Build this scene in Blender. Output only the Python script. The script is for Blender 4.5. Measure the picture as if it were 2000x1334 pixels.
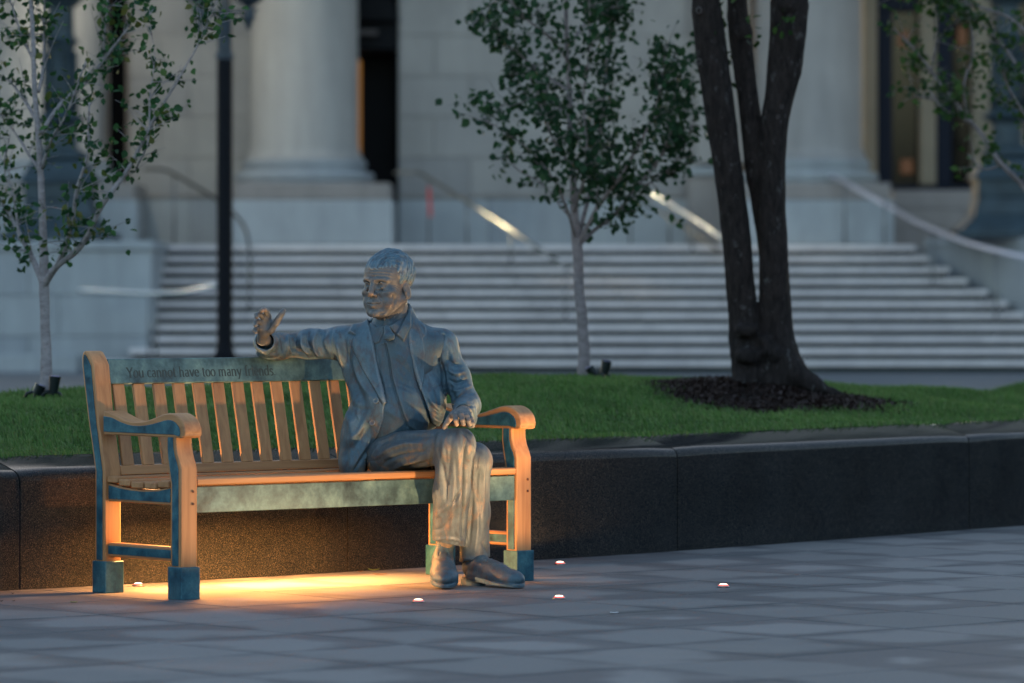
import bpy, math, random
import numpy as np
from mathutils import Vector, Matrix

random.seed(7); RNG = np.random.default_rng(7)
SC = bpy.context.scene
for o in list(bpy.data.objects): bpy.data.objects.remove(o)
COL = SC.collection
F_PX = 8750.0; U0 = 1000.0; HV = 560.0; CH = 1.26

# ------------------------------------------------------------------ camera, sky, sun, exposure
cd = bpy.data.cameras.new('camera'); cam = bpy.data.objects.new('camera', cd); COL.objects.link(cam)
cam.location = (0, 0, CH); cam.rotation_euler = (math.radians(90), 0, 0)
cd.sensor_width = 36; cd.lens = 36*F_PX/2000.0
cd.shift_y = -(667-HV)/2000.0
cd.clip_start = 0.5; cd.clip_end = 600
cd.dof.use_dof = True; cd.dof.focus_distance = 18.75; cd.dof.aperture_fstop = 2.9
SC.camera = cam
w = bpy.data.worlds.new('World'); SC.world = w; w.use_nodes = True
nt = w.node_tree; nt.nodes.clear()
sky = nt.nodes.new('ShaderNodeTexSky'); sky.sky_type = 'NISHITA'; sky.sun_disc = False
SUN_EL, SUN_ROT = math.radians(14.0), math.radians(0)
sky.sun_elevation = SUN_EL; sky.sun_rotation = SUN_ROT; sky.air_density = 1.0; sky.dust_density = 1.0; sky.ozone_density = 0.3
bg = nt.nodes.new('ShaderNodeBackground'); bg.inputs['Strength'].default_value = 0.15
wo = nt.nodes.new('ShaderNodeOutputWorld')
nt.links.new(sky.outputs[0], bg.inputs[0]); nt.links.new(bg.outputs[0], wo.inputs[0])
sl = bpy.data.lights.new('sun', 'SUN'); so = bpy.data.objects.new('sun', sl); COL.objects.link(so)
sl.energy = 0.015; sl.angle = math.radians(25); sl.color = (1.0, 0.94, 0.9)
sd = Vector((math.sin(SUN_ROT)*math.cos(SUN_EL), math.cos(SUN_ROT)*math.cos(SUN_EL), math.sin(SUN_EL)))
so.rotation_euler = sd.to_track_quat('Z', 'Y').to_euler(); so.location = (0, -20, 30)
SC.view_settings.view_transform = 'Standard'; SC.view_settings.look = 'None'
SC.view_settings.exposure = 1.35; SC.view_settings.gamma = 1.0; SC.view_settings.use_curve_mapping = False
SC.render.engine = 'CYCLES'; SC.cycles.use_denoising = True
SC.cycles.max_bounces = 6; SC.cycles.diffuse_bounces = 3; SC.cycles.glossy_bounces = 3
SC.cycles.sample_clamp_indirect = 3.0; SC.cycles.caustics_reflective = False; SC.cycles.caustics_refractive = False

# ------------------------------------------------------------------ helpers
def P(u, v, d):
    """photo measurement (pixel column, pixel row, metres from the camera) to a place"""
    return np.array([(u-U0)*d/F_PX, d, CH-(v-HV)*d/F_PX])
def zpx(v, d): return CH-(v-HV)*d/F_PX
def xpx(u, d): return (u-U0)*d/F_PX

TH = math.radians(40.2); CS, SN = math.cos(TH), math.sin(TH)
B0 = np.array([-1.323, 18.063, 0.0])
SH = np.array([CS, SN, 0.0]); TT = np.array([-SN, CS, 0.0]); ZH = np.array([0, 0, 1.0])

def tag(o, label=None, cat=None, group=None, kind=None):
    if label: o['label'] = label
    if cat: o['category'] = cat
    if group: o['group'] = group
    if kind: o['kind'] = kind
    return o
def empty(name, loc, rz=0.0, parent=None):
    o = bpy.data.objects.new(name, None); COL.objects.link(o); o.location = Vector(loc); o.rotation_euler = (0, 0, rz)
    o.empty_display_size = 0.1
    if parent: o.parent = parent
    return o
def thing(name, loc, label, cat, group=None, rz=0.0):
    return tag(empty(name, loc, rz), label, cat, group)

def world_children(r):
    for c in r.children: c.matrix_parent_inverse = Matrix.LocRotScale(r.location, r.rotation_euler, None).inverted()
class MB:
    def __init__(s): s.v = []; s.f = []; s.n = 0
    def add(s, v, f):
        v = np.asarray(v, float); b = s.n
        s.v.append(v); s.n += len(v)
        s.f.extend([tuple(int(i)+b for i in q) for q in f]); return s
    def box(s, lo, hi, bev=0.0, M=None):
        lo = np.array(lo, float); hi = np.array(hi, float)
        if bev <= 0:
            v = np.array([[x, y, z] for x in (lo[0], hi[0]) for y in (lo[1], hi[1]) for z in (lo[2], hi[2])])
            f = [(0,1,3,2),(4,6,7,5),(0,4,5,1),(2,3,7,6),(0,2,6,4),(1,5,7,3)]
        else:
            b = min(bev, *(0.49*(hi-lo)))
            v = []; idx = {}
            for i, x in enumerate((0, 1)):
                for j in (0, 1):
                    for k in (0, 1):
                        c = np.array([hi[0] if i else lo[0], hi[1] if j else lo[1], hi[2] if k else lo[2]])
                        sg = np.array([-1 if i else 1, -1 if j else 1, -1 if k else 1])
                        for a in range(3):
                            q = c.copy()
                            for m in range(3):
                                if m != a: q[m] += sg[m]*b
                            idx[(i, j, k, a)] = len(v); v.append(q)
            f = []
            for a in range(3):
                o1, o2 = [m for m in range(3) if m != a]
                for sd_ in (0, 1):
                    q = []
                    for (p1, p2) in ((0,0),(1,0),(1,1),(0,1)):
                        key = [0,0,0]; key[a] = sd_; key[o1] = p1; key[o2] = p2
                        q.append(idx[(*key, a)])
                    f.append(tuple(q))
            for a in range(3):
                o1, o2 = [m for m in range(3) if m != a]
                for p1 in (0, 1):
                    for p2 in (0, 1):
                        k0 = [0,0,0]; k0[o1] = p1; k0[o2] = p2
                        k1 = list(k0); k1[a] = 1
                        f.append((idx[(*k0, o1)], idx[(*k0, o2)], idx[(*k1, o2)], idx[(*k1, o1)]))
            for i in (0,1):
                for j in (0,1):
                    for k in (0,1): f.append((idx[(i,j,k,0)], idx[(i,j,k,1)], idx[(i,j,k,2)]))
            v = np.array(v)
        if M is not None: v = v @ np.array(M)[:3,:3].T + np.array(M)[:3,3]
        return s.add(v, f)
    def tube(s, pts, rad, n=8, caps=True):
        pts = np.array(pts, float); m = len(pts)
        rad = np.full(m, rad) if np.isscalar(rad) else np.array(rad, float)
        tg = np.gradient(pts, axis=0); tg /= np.linalg.norm(tg, axis=1)[:, None]+1e-9
        ref = np.array([0.0, 0.0, 1.0]) if abs(tg[0][2]) < 0.9 else np.array([1.0, 0, 0])
        v = []; a = np.arange(n)*2*math.pi/n
        x = np.cross(ref, tg[0]); x /= np.linalg.norm(x)
        for i in range(m):
            x = x-tg[i]*np.dot(x, tg[i]); x /= np.linalg.norm(x)+1e-9
            y = np.cross(tg[i], x)
            v.append(pts[i]+rad[i]*(np.cos(a)[:, None]*x+np.sin(a)[:, None]*y))
        f = [(i*n+j, i*n+(j+1) % n, (i+1)*n+(j+1) % n, (i+1)*n+j) for i in range(m-1) for j in range(n)]
        if caps: f += [tuple(range(n-1, -1, -1)), tuple(range((m-1)*n, m*n))]
        return s.add(np.vstack(v), f)
    def lathe(s, prof, c, n=24, caps=True):
        c = np.array(c, float); a = np.arange(n)*2*math.pi/n; m = len(prof)
        v = np.vstack([[[c[0]+r*math.cos(t), c[1]+r*math.sin(t), c[2]+z] for t in a] for r, z in prof])
        f = [(i*n+j, i*n+(j+1) % n, (i+1)*n+(j+1) % n, (i+1)*n+j) for i in range(m-1) for j in range(n)]
        if caps: f += [tuple(range(n-1, -1, -1)), tuple(range((m-1)*n, m*n))]
        return s.add(v, f)
    def extrude(s, poly, e0, e1, place):
        """2-D outline (list of (a,b)) extruded from e0 to e1; place(a,b,e) gives the point"""
        n = len(poly)
        v = [place(a, b, e0) for a, b in poly]+[place(a, b, e1) for a, b in poly]
        f = [(i, (i+1) % n, n+(i+1) % n, n+i) for i in range(n)]+[tuple(range(n-1, -1, -1)), tuple(range(n, 2*n))]
        return s.add(v, f)
    def mesh(s, name):
        me = bpy.data.meshes.new(name); me.from_pydata(np.vstack(s.v).tolist(), [], s.f); me.validate()
        import bmesh
        bm = bmesh.new(); bm.from_mesh(me); bmesh.ops.recalc_face_normals(bm, faces=bm.faces[:]); bm.to_mesh(me); bm.free()
        return me
    def build(s, name, mat, parent=None, smooth=None, bevel=0.0, seg=2):
        me = s.mesh(name); return link(me, name, mat, parent, smooth, bevel, seg)
def link(me, name, mat, parent=None, smooth=None, bevel=0.0, seg=2):
    if mat is not None and not me.materials: me.materials.append(mat)
    o = bpy.data.objects.new(name, me); COL.objects.link(o)
    if parent is not None:
        o.parent = parent; 
    if bevel > 0:
        b = o.modifiers.new('bevel', 'BEVEL'); b.width = bevel; b.segments = seg; b.limit_method = 'ANGLE'; b.angle_limit = math.radians(35)
        b.harden_normals = False
    if smooth is not None:
        if smooth is True: me.shade_smooth()
        else:
            me.shade_smooth(); me.set_sharp_from_angle(angle=math.radians(smooth))
    return o
def raw_mesh(name, verts, faces4=None, faces3=None, mat=None, smooth=False):
    """fast mesh from numpy arrays"""
    me = bpy.data.meshes.new(name)
    F = []; 
    nq = 0 if faces4 is None else len(faces4); ntf = 0 if faces3 is None else len(faces3)
    me.vertices.add(len(verts)); me.vertices.foreach_set('co', np.asarray(verts, np.float32).ravel())
    loops = []; 
    if nq: loops.append(np.asarray(faces4, np.int32).ravel())
    if ntf: loops.append(np.asarray(faces3, np.int32).ravel())
    loops = np.concatenate(loops)
    me.loops.add(len(loops)); me.loops.foreach_set('vertex_index', loops)
    me.polygons.add(nq+ntf)
    st = np.concatenate([np.arange(nq)*4, nq*4+np.arange(ntf)*3]).astype(np.int32)
    me.polygons.foreach_set('loop_start', st)
    me.update(calc_edges=True)
    if smooth: me.shade_smooth()
    if mat: me.materials.append(mat)
    return me

# ------------------------------------------------------------------ materials
def lin(r, g, b): return tuple(((c/255.0+0.055)/1.055)**2.4 if c > 10 else c/255.0/12.92 for c in (r, g, b))
class Mat:
    def __init__(s, name, rough=0.6, metal=0.0, spec=0.5):
        s.m = bpy.data.materials.new(name); s.m.use_nodes = True; s.t = s.m.node_tree
        s.b = s.t.nodes['Principled BSDF']; s.b.inputs['Roughness'].default_value = rough
        s.b.inputs['Metallic'].default_value = metal; s.b.inputs['Specular IOR Level'].default_value = spec
    def n(s, ty, **kw):
        x = s.t.nodes.new('ShaderNode'+ty)
        for k, v in kw.items(): setattr(x, k, v)
        return x
    def l(s, a, b): s.t.links.new(a, b)
    def coord(s, kind='Object', scale=(1,1,1), rot=(0,0,0)):
        tc = s.n('TexCoord'); mp = s.n('Mapping'); s.l(tc.outputs[kind], mp.inputs[0])
        mp.inputs['Scale'].default_value = scale; mp.inputs['Rotation'].default_value = rot
        return mp.outputs[0]
    def world(s, scale=(1,1,1), rot=(0,0,0)):
        g = s.n('NewGeometry'); mp = s.n('Mapping'); s.l(g.outputs['Position'], mp.inputs[0])
        mp.inputs['Scale'].default_value = scale; mp.inputs['Rotation'].default_value = rot
        return mp.outputs[0]
    def noise(s, vec, scale, detail=4, rough=0.55, dist=0.0):
        x = s.n('TexNoise'); s.l(vec, x.inputs['Vector']); x.inputs['Scale'].default_value = scale
        x.inputs['Detail'].default_value = detail; x.inputs['Roughness'].default_value = rough; x.inputs['Distortion'].default_value = dist
        return x.outputs['Fac']
    def ramp(s, fac, stops, mode='LINEAR'):
        x = s.n('ValToRGB'); s.l(fac, x.inputs[0]); e = x.color_ramp.elements; x.color_ramp.interpolation = mode
        while len(e) < len(stops): e.new(0.5)
        for q, (p_, c) in zip(e, stops):
            q.position = p_; q.color = (c, c, c, 1) if np.isscalar(c) else (*c[:3], 1)
        return x.outputs[0]
    def mix(s, fac, a, b, ty='MIX'):
        x = s.n('Mix', data_type='RGBA', blend_type=ty)
        for sock, val in ((x.inputs[0], fac), (x.inputs[6], a), (x.inputs[7], b)):
            if hasattr(val, 'links') or isinstance(val, bpy.types.NodeSocket): s.l(val, sock)
            elif np.isscalar(val): sock.default_value = val
            else: sock.default_value = (*val[:3], 1)
        return x.outputs[2]
    def math(s, op, a, b=None, c=None, clamp=False):
        x = s.n('Math', operation=op, use_clamp=clamp)
        for i, val in enumerate((a, b, c)):
            if val is None: continue
            if isinstance(val, bpy.types.NodeSocket): s.l(val, x.inputs[i])
            else: x.inputs[i].default_value = val
        return x.outputs[0]
    def rand(s): return s.n('ObjectInfo').outputs['Random']
    def col(s, c):
        if isinstance(c, bpy.types.NodeSocket): s.l(c, s.b.inputs['Base Color'])
        else: s.b.inputs['Base Color'].default_value = (*c[:3], 1)
        return s
    def rough(s, r): s.l(r, s.b.inputs['Roughness']); return s
    def bump(s, h, strength=0.3, dist=0.01):
        x = s.n('Bump'); s.l(h, x.inputs['Height']); x.inputs['Strength'].default_value = strength; x.inputs['Distance'].default_value = dist
        if s.b.inputs['Normal'].is_linked: s.l(s.b.inputs['Normal'].links[0].from_socket, x.inputs['Normal'])
        s.l(x.outputs[0], s.b.inputs['Normal']); return s

def m_simple(name, c, rough=0.6, metal=0.0, var=0.15, scale=20, bump=0.1, spec=0.4):
    m = Mat(name, rough, metal, spec); v = m.coord()
    n = m.noise(v, scale)
    c = np.array(c); m.col(m.ramp(n, [(0.3, c*(1-var)), (0.7, c*(1+var))]))
    if bump: m.bump(m.noise(v, scale*4), bump, 0.003)
    return m.m
def m_emit(name, c, s):
    m = Mat(name, 0.5); m.col((0.02,0.02,0.02)); m.b.inputs['Emission Color'].default_value = (*c, 1); m.b.inputs['Emission Strength'].default_value = s
    return m.m

def m_paving():
    m = Mat('paving stone', 0.8, 0.0, 0.16); ob = m.coord('Object'); wv = m.world()
    sx = m.n('SeparateXYZ'); m.l(ob, sx.inputs[0])
    e = m.math('MAXIMUM', m.math('ABSOLUTE', sx.outputs[0]), m.math('ABSOLUTE', sx.outputs[1]))
    e = m.math('DIVIDE', e, 0.31)
    wob = m.noise(wv, 3.1, 3); reg = m.noise(wv, 0.75, 2)
    q = m.math('ADD', e, m.math('MULTIPLY', m.math('SUBTRACT', wob, 0.5), 1.3))
    q = m.math('ADD', q, m.math('MULTIPLY', m.math('SUBTRACT', reg, 0.5), 2.3))
    q = m.math('ADD', q, m.math('MULTIPLY', m.math('SUBTRACT', m.rand(), 0.5), 0.55))
    damp = m.ramp(q, [(0.52, 0.0), (0.86, 1.0)])
    base = m.mix(m.rand(), (0.172, 0.178, 0.180), (0.240, 0.240, 0.238))
    g = m.noise(wv, 160, 3, 0.7)
    base = m.mix(0.55, base, m.ramp(g, [(0.3, 0.55), (0.7, 1.3)]), 'MULTIPLY')
    sp_ = m.noise(wv, 11, 4, .7); base = m.mix(m.ramp(sp_, [(.62, 0.0), (.72, .35)]), base, (.08, .08, .085))
    dk = m.mix(0.80, base, (0.42, 0.44, 0.48), 'MULTIPLY')
    m.col(m.mix(m.math('MULTIPLY', damp, 0.95), base, dk))
    wet = m.noise(m.world(), 0.9, 2)
    m.rough(m.math('SUBTRACT', m.math('SUBTRACT', 0.80, m.math('MULTIPLY', damp, 0.12)), m.ramp(wet, [(0.56, 0.0), (0.70, 0.28)])))
    m.bump(g, 0.25, 0.002); m.bump(wob, 0.12, 0.01)
    return m.m
def m_ground():
    m = Mat('jointing and far paving', 0.7); wv = m.world()
    n = m.noise(wv, 0.6, 5)
    m.col(m.ramp(n, [(0.3, (0.10, 0.115, 0.13)), (0.7, (0.16, 0.175, 0.19))]))
    return m.m
def m_joint():
    m = Mat('dark mortar', 0.9); m.col((0.028, 0.02, 0.024)); return m.m
def m_granite():
    m = Mat('polished black granite', 0.15, 0.0, 0.12); wv = m.world()
    sp = m.noise(wv, 420, 2, 0.8); cl = m.noise(wv, 3.0, 4)
    c = m.ramp(sp, [(0.42, (0.006, 0.0105, 0.014)), (0.56, (0.015, 0.018, 0.022)), (0.685, (0.22, 0.19, 0.15))])
    m.col(m.mix(0.5, c, m.ramp(cl, [(0.3, 0.6), (0.7, 1.3)]), 'MULTIPLY'))
    st = m.noise(m.world((1.0, 1.0, 6)), 7, 6, 0.75)
    m.rough(m.ramp(st, [(0.35, 0.07), (0.7, 0.13)]))
    m.bump(sp, 0.06, 0.001)
    return m.m
def m_wood(name='oiled teak', rot=(0,0,0), grain=(1,1,1), c0=(0.31,0.138,0.052), c1=(0.56,0.30,0.130)):
    m = Mat(name, 0.52); v = m.coord('Object', grain, rot)
    rd = m.n('CombineXYZ'); m.l(m.math('MULTIPLY', m.rand(), 7.0), rd.inputs[0]); m.l(m.math('MULTIPLY', m.rand(), 3.0), rd.inputs[2])
    ad = m.n('VectorMath', operation='ADD'); m.l(v, ad.inputs[0]); m.l(rd.outputs[0], ad.inputs[1]); v = ad.outputs[0]
    n = m.noise(v, 30, 5, 0.6, 0.6); big = m.noise(v, 5, 3)
    c = m.ramp(n, [(0.25, c0), (0.75, c1)])
    c = m.mix(0.45, c, m.ramp(big, [(0.3, 0.72), (0.7, 1.22)]), 'MULTIPLY')
    c = m.mix(0.5, c, m.ramp(m.rand(), [(0.0, (0.86, 0.82, 0.78)), (1.0, (1.12, 1.08, 1.02))]), 'MULTIPLY')
    m.col(c); m.bump(n, 0.12, 0.002)
    m.rough(m.ramp(n, [(0.2, 0.45), (0.8, 0.62)]))
    return m.m
def m_verdigris(name, dark, mid, pale, sc=9.0):
    m = Mat(name, 0.42, 0.25, 0.5); v = m.world(); 
    a = m.noise(v, sc, 6, 0.62, 0.12); b = m.noise(v, sc*9, 4, 0.6)
    c = m.ramp(a, [(0.30, dark), (0.47, mid), (0.66, pale)])
    c = m.mix(0.5, c, m.ramp(b, [(0.3, 0.65), (0.7, 1.25)]), 'MULTIPLY')
    m.col(c); m.rough(m.ramp(a, [(0.3, 0.32), (0.7, 0.6)])); m.bump(b, 0.15, 0.002)
    return m.m
def m_bronze(name='patinated bronze', blue=0.5, streak=(1,1,1), bright=1.0, warm=0.0, soft=1.0):
    m = Mat(name, 0.5, 0.2, 0.4); v = m.world(streak)
    a = m.noise(v, 9, 7, 0.66, 0.9); b = m.noise(m.world(streak), 38, 5, 0.65); c3 = m.noise(m.world(), 260, 3, 0.7)
    br = np.array((0.185, 0.125, 0.085))*bright; bl = np.array((0.085, 0.155, 0.20))*bright; pl = np.array((0.20+.05*warm, 0.245-.05*warm, 0.27-.13*warm))*bright; br = br*(1+.25*warm); bl = bl*(1-warm*.5)+np.array((.15,.135,.12))*bright*warm*.5; dk = np.array((0.035, 0.038, 0.045))
    lo, hi = 0.5-0.17*blue-0.02, 0.72-0.22*blue
    c = m.ramp(a, [(lo-0.10, br), (lo+0.03, bl*0.8), (hi+0.04, bl), (hi+0.2, pl)])
    c = m.mix(m.ramp(b, [(0.38, 0.75*soft), (0.52, 0.0)]), c, dk*2.0)
    c = m.mix(m.ramp(b, [(0.58, 0.0), (0.76, 0.55*soft)]), c, pl)
    c = m.mix(0.35, c, m.ramp(c3, [(0.3, 0.6), (0.7, 1.35)]), 'MULTIPLY')
    # worn edges show brighter metal (Pointiness is geometry)
    g = m.n('NewGeometry')
    c = m.mix(m.ramp(g.outputs['Pointiness'], [(0.515, 0.0), (0.57, 0.40)]), c, pl*1.2)
    m.col(c); m.rough(m.ramp(b, [(0.3, 0.42), (0.7, 0.65)]))
    m.bump(c3, 0.22, 0.002); m.bump(b, 0.18, 0.006)
    return m.m
def m_stone(name, c0, c1, sc=0.8, rough=0.8, rand=0.25, bump=0.1):
    m = Mat(name, rough); wv = m.world(); c0 = np.array(c0); c1 = np.array(c1)
    n = m.noise(wv, sc, 6, 0.6); st = m.noise(m.world((3, 3, 0.5)), 1.6, 5, 0.6)
    c = m.ramp(n, [(0.3, c0), (0.7, c1)])
    c = m.mix(0.5, c, m.ramp(st, [(0.3, 0.78), (0.65, 1.12)]), 'MULTIPLY')
    c = m.mix(1.0, c, m.ramp(m.rand(), [(0.0, (1-rand, 1-rand*0.95, 1-rand*0.8)), (0.5, 1.0), (1.0, (1+rand*0.5, 1+rand*0.45, 1+rand*0.3))]), 'MULTIPLY')
    m.col(c); m.bump(m.noise(wv, sc*14, 4), bump, 0.01)
    return m.m
def m_leaf(name, cs, patch=0.0):
    m = Mat(name, 0.55, 0.0, 0.2); g = m.n('NewGeometry')
    c = m.ramp(g.outputs['Random Per Island'], [(i/(len(cs)-1), c) for i, c in enumerate(cs)])
    if patch: c = m.mix(1.0, c, m.ramp(m.noise(m.world(), 1.6, 5, .65), [(.3, (1-patch, 1-patch*.9, 1-patch)), (.5, 1.0), (.7, (1+patch*1.3, 1+patch, 1+patch*.6))]), 'MULTIPLY')
    m.col(c)
    m.b.inputs['Subsurface Weight'].default_value = 0.0
    tr = m.n('BsdfTranslucent'); tr.inputs[0].default_value = (*[x*1.3 for x in cs[len(cs)//2]], 1)
    mx = m.n('MixShader'); mx.inputs[0].default_value = 0.25
    out = [n for n in m.t.nodes if n.type == 'OUTPUT_MATERIAL'][0]
    m.l(m.b.outputs[0], mx.inputs[1]); m.l(tr.outputs[0], mx.inputs[2]); m.l(mx.outputs[0], out.inputs[0])
    return m.m
def m_bark(name, c0, c1, c2, scale=(9, 9, 2.2), sc=3.0, bump=0.7):
    m = Mat(name, 0.9, 0.0, 0.15); v = m.world(scale)
    n = m.noise(v, sc, 7, 0.7, 0.4); w_ = m.noise(m.world((1, 1, 0.5)), 26, 3, 0.7)
    c = m.ramp(n, [(0.3, c0), (0.6, c1)])
    c = m.mix(m.ramp(w_, [(0.60, 0.0), (0.72, 0.8)]), c, c2)
    m.col(c); m.bump(n, bump, 0.02)
    return m.m
def m_metal(name, c, rough=0.25, metal=1.0):
    m = Mat(name, rough, metal); m.col(c); m.bump(m.noise(m.world(), 30, 2), 0.03, 0.003); return m.m
# ------------------------------------------------------------------ implicit-surface sculpting
class Vol:
    def __init__(s, lo, hi, h):
        s.lo = np.array(lo, float); s.h = h; s.n = np.ceil((np.array(hi)-s.lo)/h).astype(int)+1
        s.ax = [(s.lo[i]+np.arange(s.n[i])*h).astype(np.float32) for i in range(3)]
        s.F = np.full(tuple(s.n), 0.25, np.float32)
    def sub(s, lo, hi):
        sl = []
        for i in range(3):
            a = max(0, int((lo[i]-s.lo[i])/s.h)-1); b = min(s.n[i], int((hi[i]-s.lo[i])/s.h)+3)
            if b <= a: return None
            sl.append(slice(a, b))
        X = s.ax[0][sl[0]][:, None, None]; Y = s.ax[1][sl[1]][None, :, None]; Z = s.ax[2][sl[2]][None, None, :]
        return tuple(sl), X, Y, Z
    def add(s, prim, k=0.01, cut=False):
        fn, lo, hi = prim; m = max(k, 0.0)*1.0+3*s.h
        r = s.sub(np.array(lo)-m, np.array(hi)+m)
        if r is None: return s
        sl, X, Y, Z = r; d = fn(X, Y, Z).astype(np.float32); A = s.F[sl]
        if cut:
            d = -d; A2 = -A; B2 = -d
        else: A2, B2 = A, d
        if k > 1e-6:
            hh = np.maximum(k-np.abs(A2-B2), 0)/k; R = np.minimum(A2, B2)-hh*hh*(k*0.25)
        else: R = np.minimum(A2, B2)
        s.F[sl] = -R if cut else R
        return s
    def cut(s, prim, k=0.004): return s.add(prim, k, True)
    def mesh(s):
        """naive surface nets"""
        F = s.F; ins = F < 0
        a = ins[:-1,:-1,:-1].astype(np.int8)
        cnt = np.zeros(tuple(np.array(F.shape)-1), np.int8)
        for i in (0,1):
            for j in (0,1):
                for k in (0,1): cnt += ins[i:F.shape[0]-1+i, j:F.shape[1]-1+j, k:F.shape[2]-1+k]
        act = (cnt > 0) & (cnt < 8)
        idx = np.full(cnt.shape, -1, np.int32); cells = np.argwhere(act); idx[act] = np.arange(len(cells))
        ci, cj, ck = cells.T
        c = {}
        for i in (0,1):
            for j in (0,1):
                for k in (0,1): c[(i,j,k)] = F[ci+i, cj+j, ck+k]
        acc = np.zeros((len(cells), 3)); num = np.zeros(len(cells))
        ks = list(c.keys())
        for p in ks:
            for ax in range(3):
                if p[ax] == 0:
                    q = list(p); q[ax] = 1; q = tuple(q)
                    f0, f1 = c[p], c[q]; cr = (f0 < 0) != (f1 < 0)
                    t = np.where(cr, f0/np.where(cr, f0-f1, 1), 0)
                    pt = np.tile(np.array(p, float), (len(cells), 1)); pt[:, ax] = t
                    acc += pt*cr[:, None]; num += cr
        V = s.lo+(cells+acc/num[:, None])*s.h
        Q = []
        for ax in range(3):
            o1, o2 = [(1,2),(2,0),(0,1)][ax]
            A_ = np.moveaxis(ins, ax, 0); cr = (A_[:-1] != A_[1:])
            e = np.argwhere(cr)
            full = np.zeros((len(e), 3), int); oth = [m for m in range(3) if m != ax]
            full[:, ax] = e[:, 0]; full[:, oth[0]] = e[:, 1]; full[:, oth[1]] = e[:, 2]
            ok = (full[:, o1] > 0) & (full[:, o2] > 0) & (full[:, o1] < F.shape[o1]-1) & (full[:, o2] < F.shape[o2]-1)
            full = full[ok]; inside0 = ins[full[:,0], full[:,1], full[:,2]]
            d1 = np.zeros(3, int); d1[o1] = 1; d2 = np.zeros(3, int); d2[o2] = 1
            g = lambda z: idx[z[:,0], z[:,1], z[:,2]]
            q = np.stack([g(full-d1-d2), g(full-d2), g(full), g(full-d1)], 1)
            q = np.where(inside0[:, None], q, q[:, ::-1]); Q.append(q)
        Q = np.vstack(Q); Q = Q[(Q >= 0).all(1)]
        return V, Q
def relax(V, Q, it=2, lam=0.5):
    E = np.vstack([Q[:, [0,1]], Q[:, [1,2]], Q[:, [2,3]], Q[:, [3,0]]])
    for _ in range(it):
        S = np.zeros_like(V); N = np.zeros(len(V))
        for a in range(3):
            S[:, a] = np.bincount(E[:,0], V[E[:,1], a], len(V))+np.bincount(E[:,1], V[E[:,0], a], len(V))
        N = np.bincount(E[:,0], minlength=len(V))+np.bincount(E[:,1], minlength=len(V))
        V = V+lam*(S/N[:, None]-V)
    return V
def vnormals(V, Q):
    n = np.cross(V[Q[:,2]]-V[Q[:,0]], V[Q[:,3]]-V[Q[:,1]])
    N = np.zeros_like(V)
    for i in range(4):
        for a in range(3): N[:, a] += np.bincount(Q[:, i], n[:, a], len(V))
    return N/(np.linalg.norm(N, axis=1)[:, None]+1e-12)
def cone(a, b, r1, r2, sq=None):
    a = np.array(a, float); b = np.array(b, float); ba = b-a; L = ba@ba
    def fn(X, Y, Z):
        t = np.clip(((X-a[0])*ba[0]+(Y-a[1])*ba[1]+(Z-a[2])*ba[2])/L, 0, 1)
        dx = X-a[0]-t*ba[0]; dy = Y-a[1]-t*ba[1]; dz = Z-a[2]-t*ba[2]
        return np.sqrt(dx*dx+dy*dy+dz*dz)-(r1+(r2-r1)*t)
    R = max(r1, r2); return fn, np.minimum(a, b)-R, np.maximum(a, b)+R
def ell(c, r, R=None):
    c = np.array(c, float); r = np.array(r, float); R = np.eye(3) if R is None else np.array(R)  # columns = axes
    ext = np.sqrt(((R*r)**2).sum(1))
    def fn(X, Y, Z):
        x, y, z = X-c[0], Y-c[1], Z-c[2]
        q = [(x*R[0,i]+y*R[1,i]+z*R[2,i])/r[i] for i in range(3)]
        k0 = np.sqrt(q[0]**2+q[1]**2+q[2]**2)+1e-6; k1 = np.sqrt((q[0]/r[0])**2+(q[1]/r[1])**2+(q[2]/r[2])**2)+1e-6
        return k0*(k0-1)/k1
    return fn, c-ext, c+ext
def rbox(c, hs, rad=0.005, R=None):
    c = np.array(c, float); hs = np.array(hs, float); R = np.eye(3) if R is None else np.array(R)
    ext = (np.abs(R)*hs).sum(1)
    def fn(X, Y, Z):
        x, y, z = X-c[0], Y-c[1], Z-c[2]
        q = [np.abs(x*R[0,i]+y*R[1,i]+z*R[2,i])-(hs[i]-rad) for i in range(3)]
        o = np.sqrt(sum(np.maximum(a, 0)**2 for a in q)); return o+np.minimum(np.maximum(np.maximum(q[0], q[1]), q[2]), 0)-rad
    return fn, c-ext, c+ext
def half(n, p, lo, hi):
    n = np.array(n, float); n /= np.linalg.norm(n); p = np.array(p, float)
    return (lambda X, Y, Z: (X-p[0])*n[0]+(Y-p[1])*n[1]+(Z-p[2])*n[2]), lo, hi
def smooth_noise(V, sc, seed=0, oct=3, st=(1,1,1)):
    """value noise on points"""
    r = np.random.default_rng(seed); G = r.random((32,32,32))*2-1; out = np.zeros(len(V)); amp = 1.0; p = V*np.array(st)*sc+13.7*seed+100
    for _ in range(oct):
        i = np.floor(p).astype(int); f = p-i; f = f*f*(3-2*f); v = 0
        for a in (0,1):
            for b in (0,1):
                for c in (0,1):
                    w_ = (f[:,0] if a else 1-f[:,0])*(f[:,1] if b else 1-f[:,1])*(f[:,2] if c else 1-f[:,2])
                    v = v+w_*G[(i[:,0]+a) % 32, (i[:,1]+b) % 32, (i[:,2]+c) % 32]
        out += amp*v; amp *= 0.5; p = p*2.03+5.1
    return out
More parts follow.
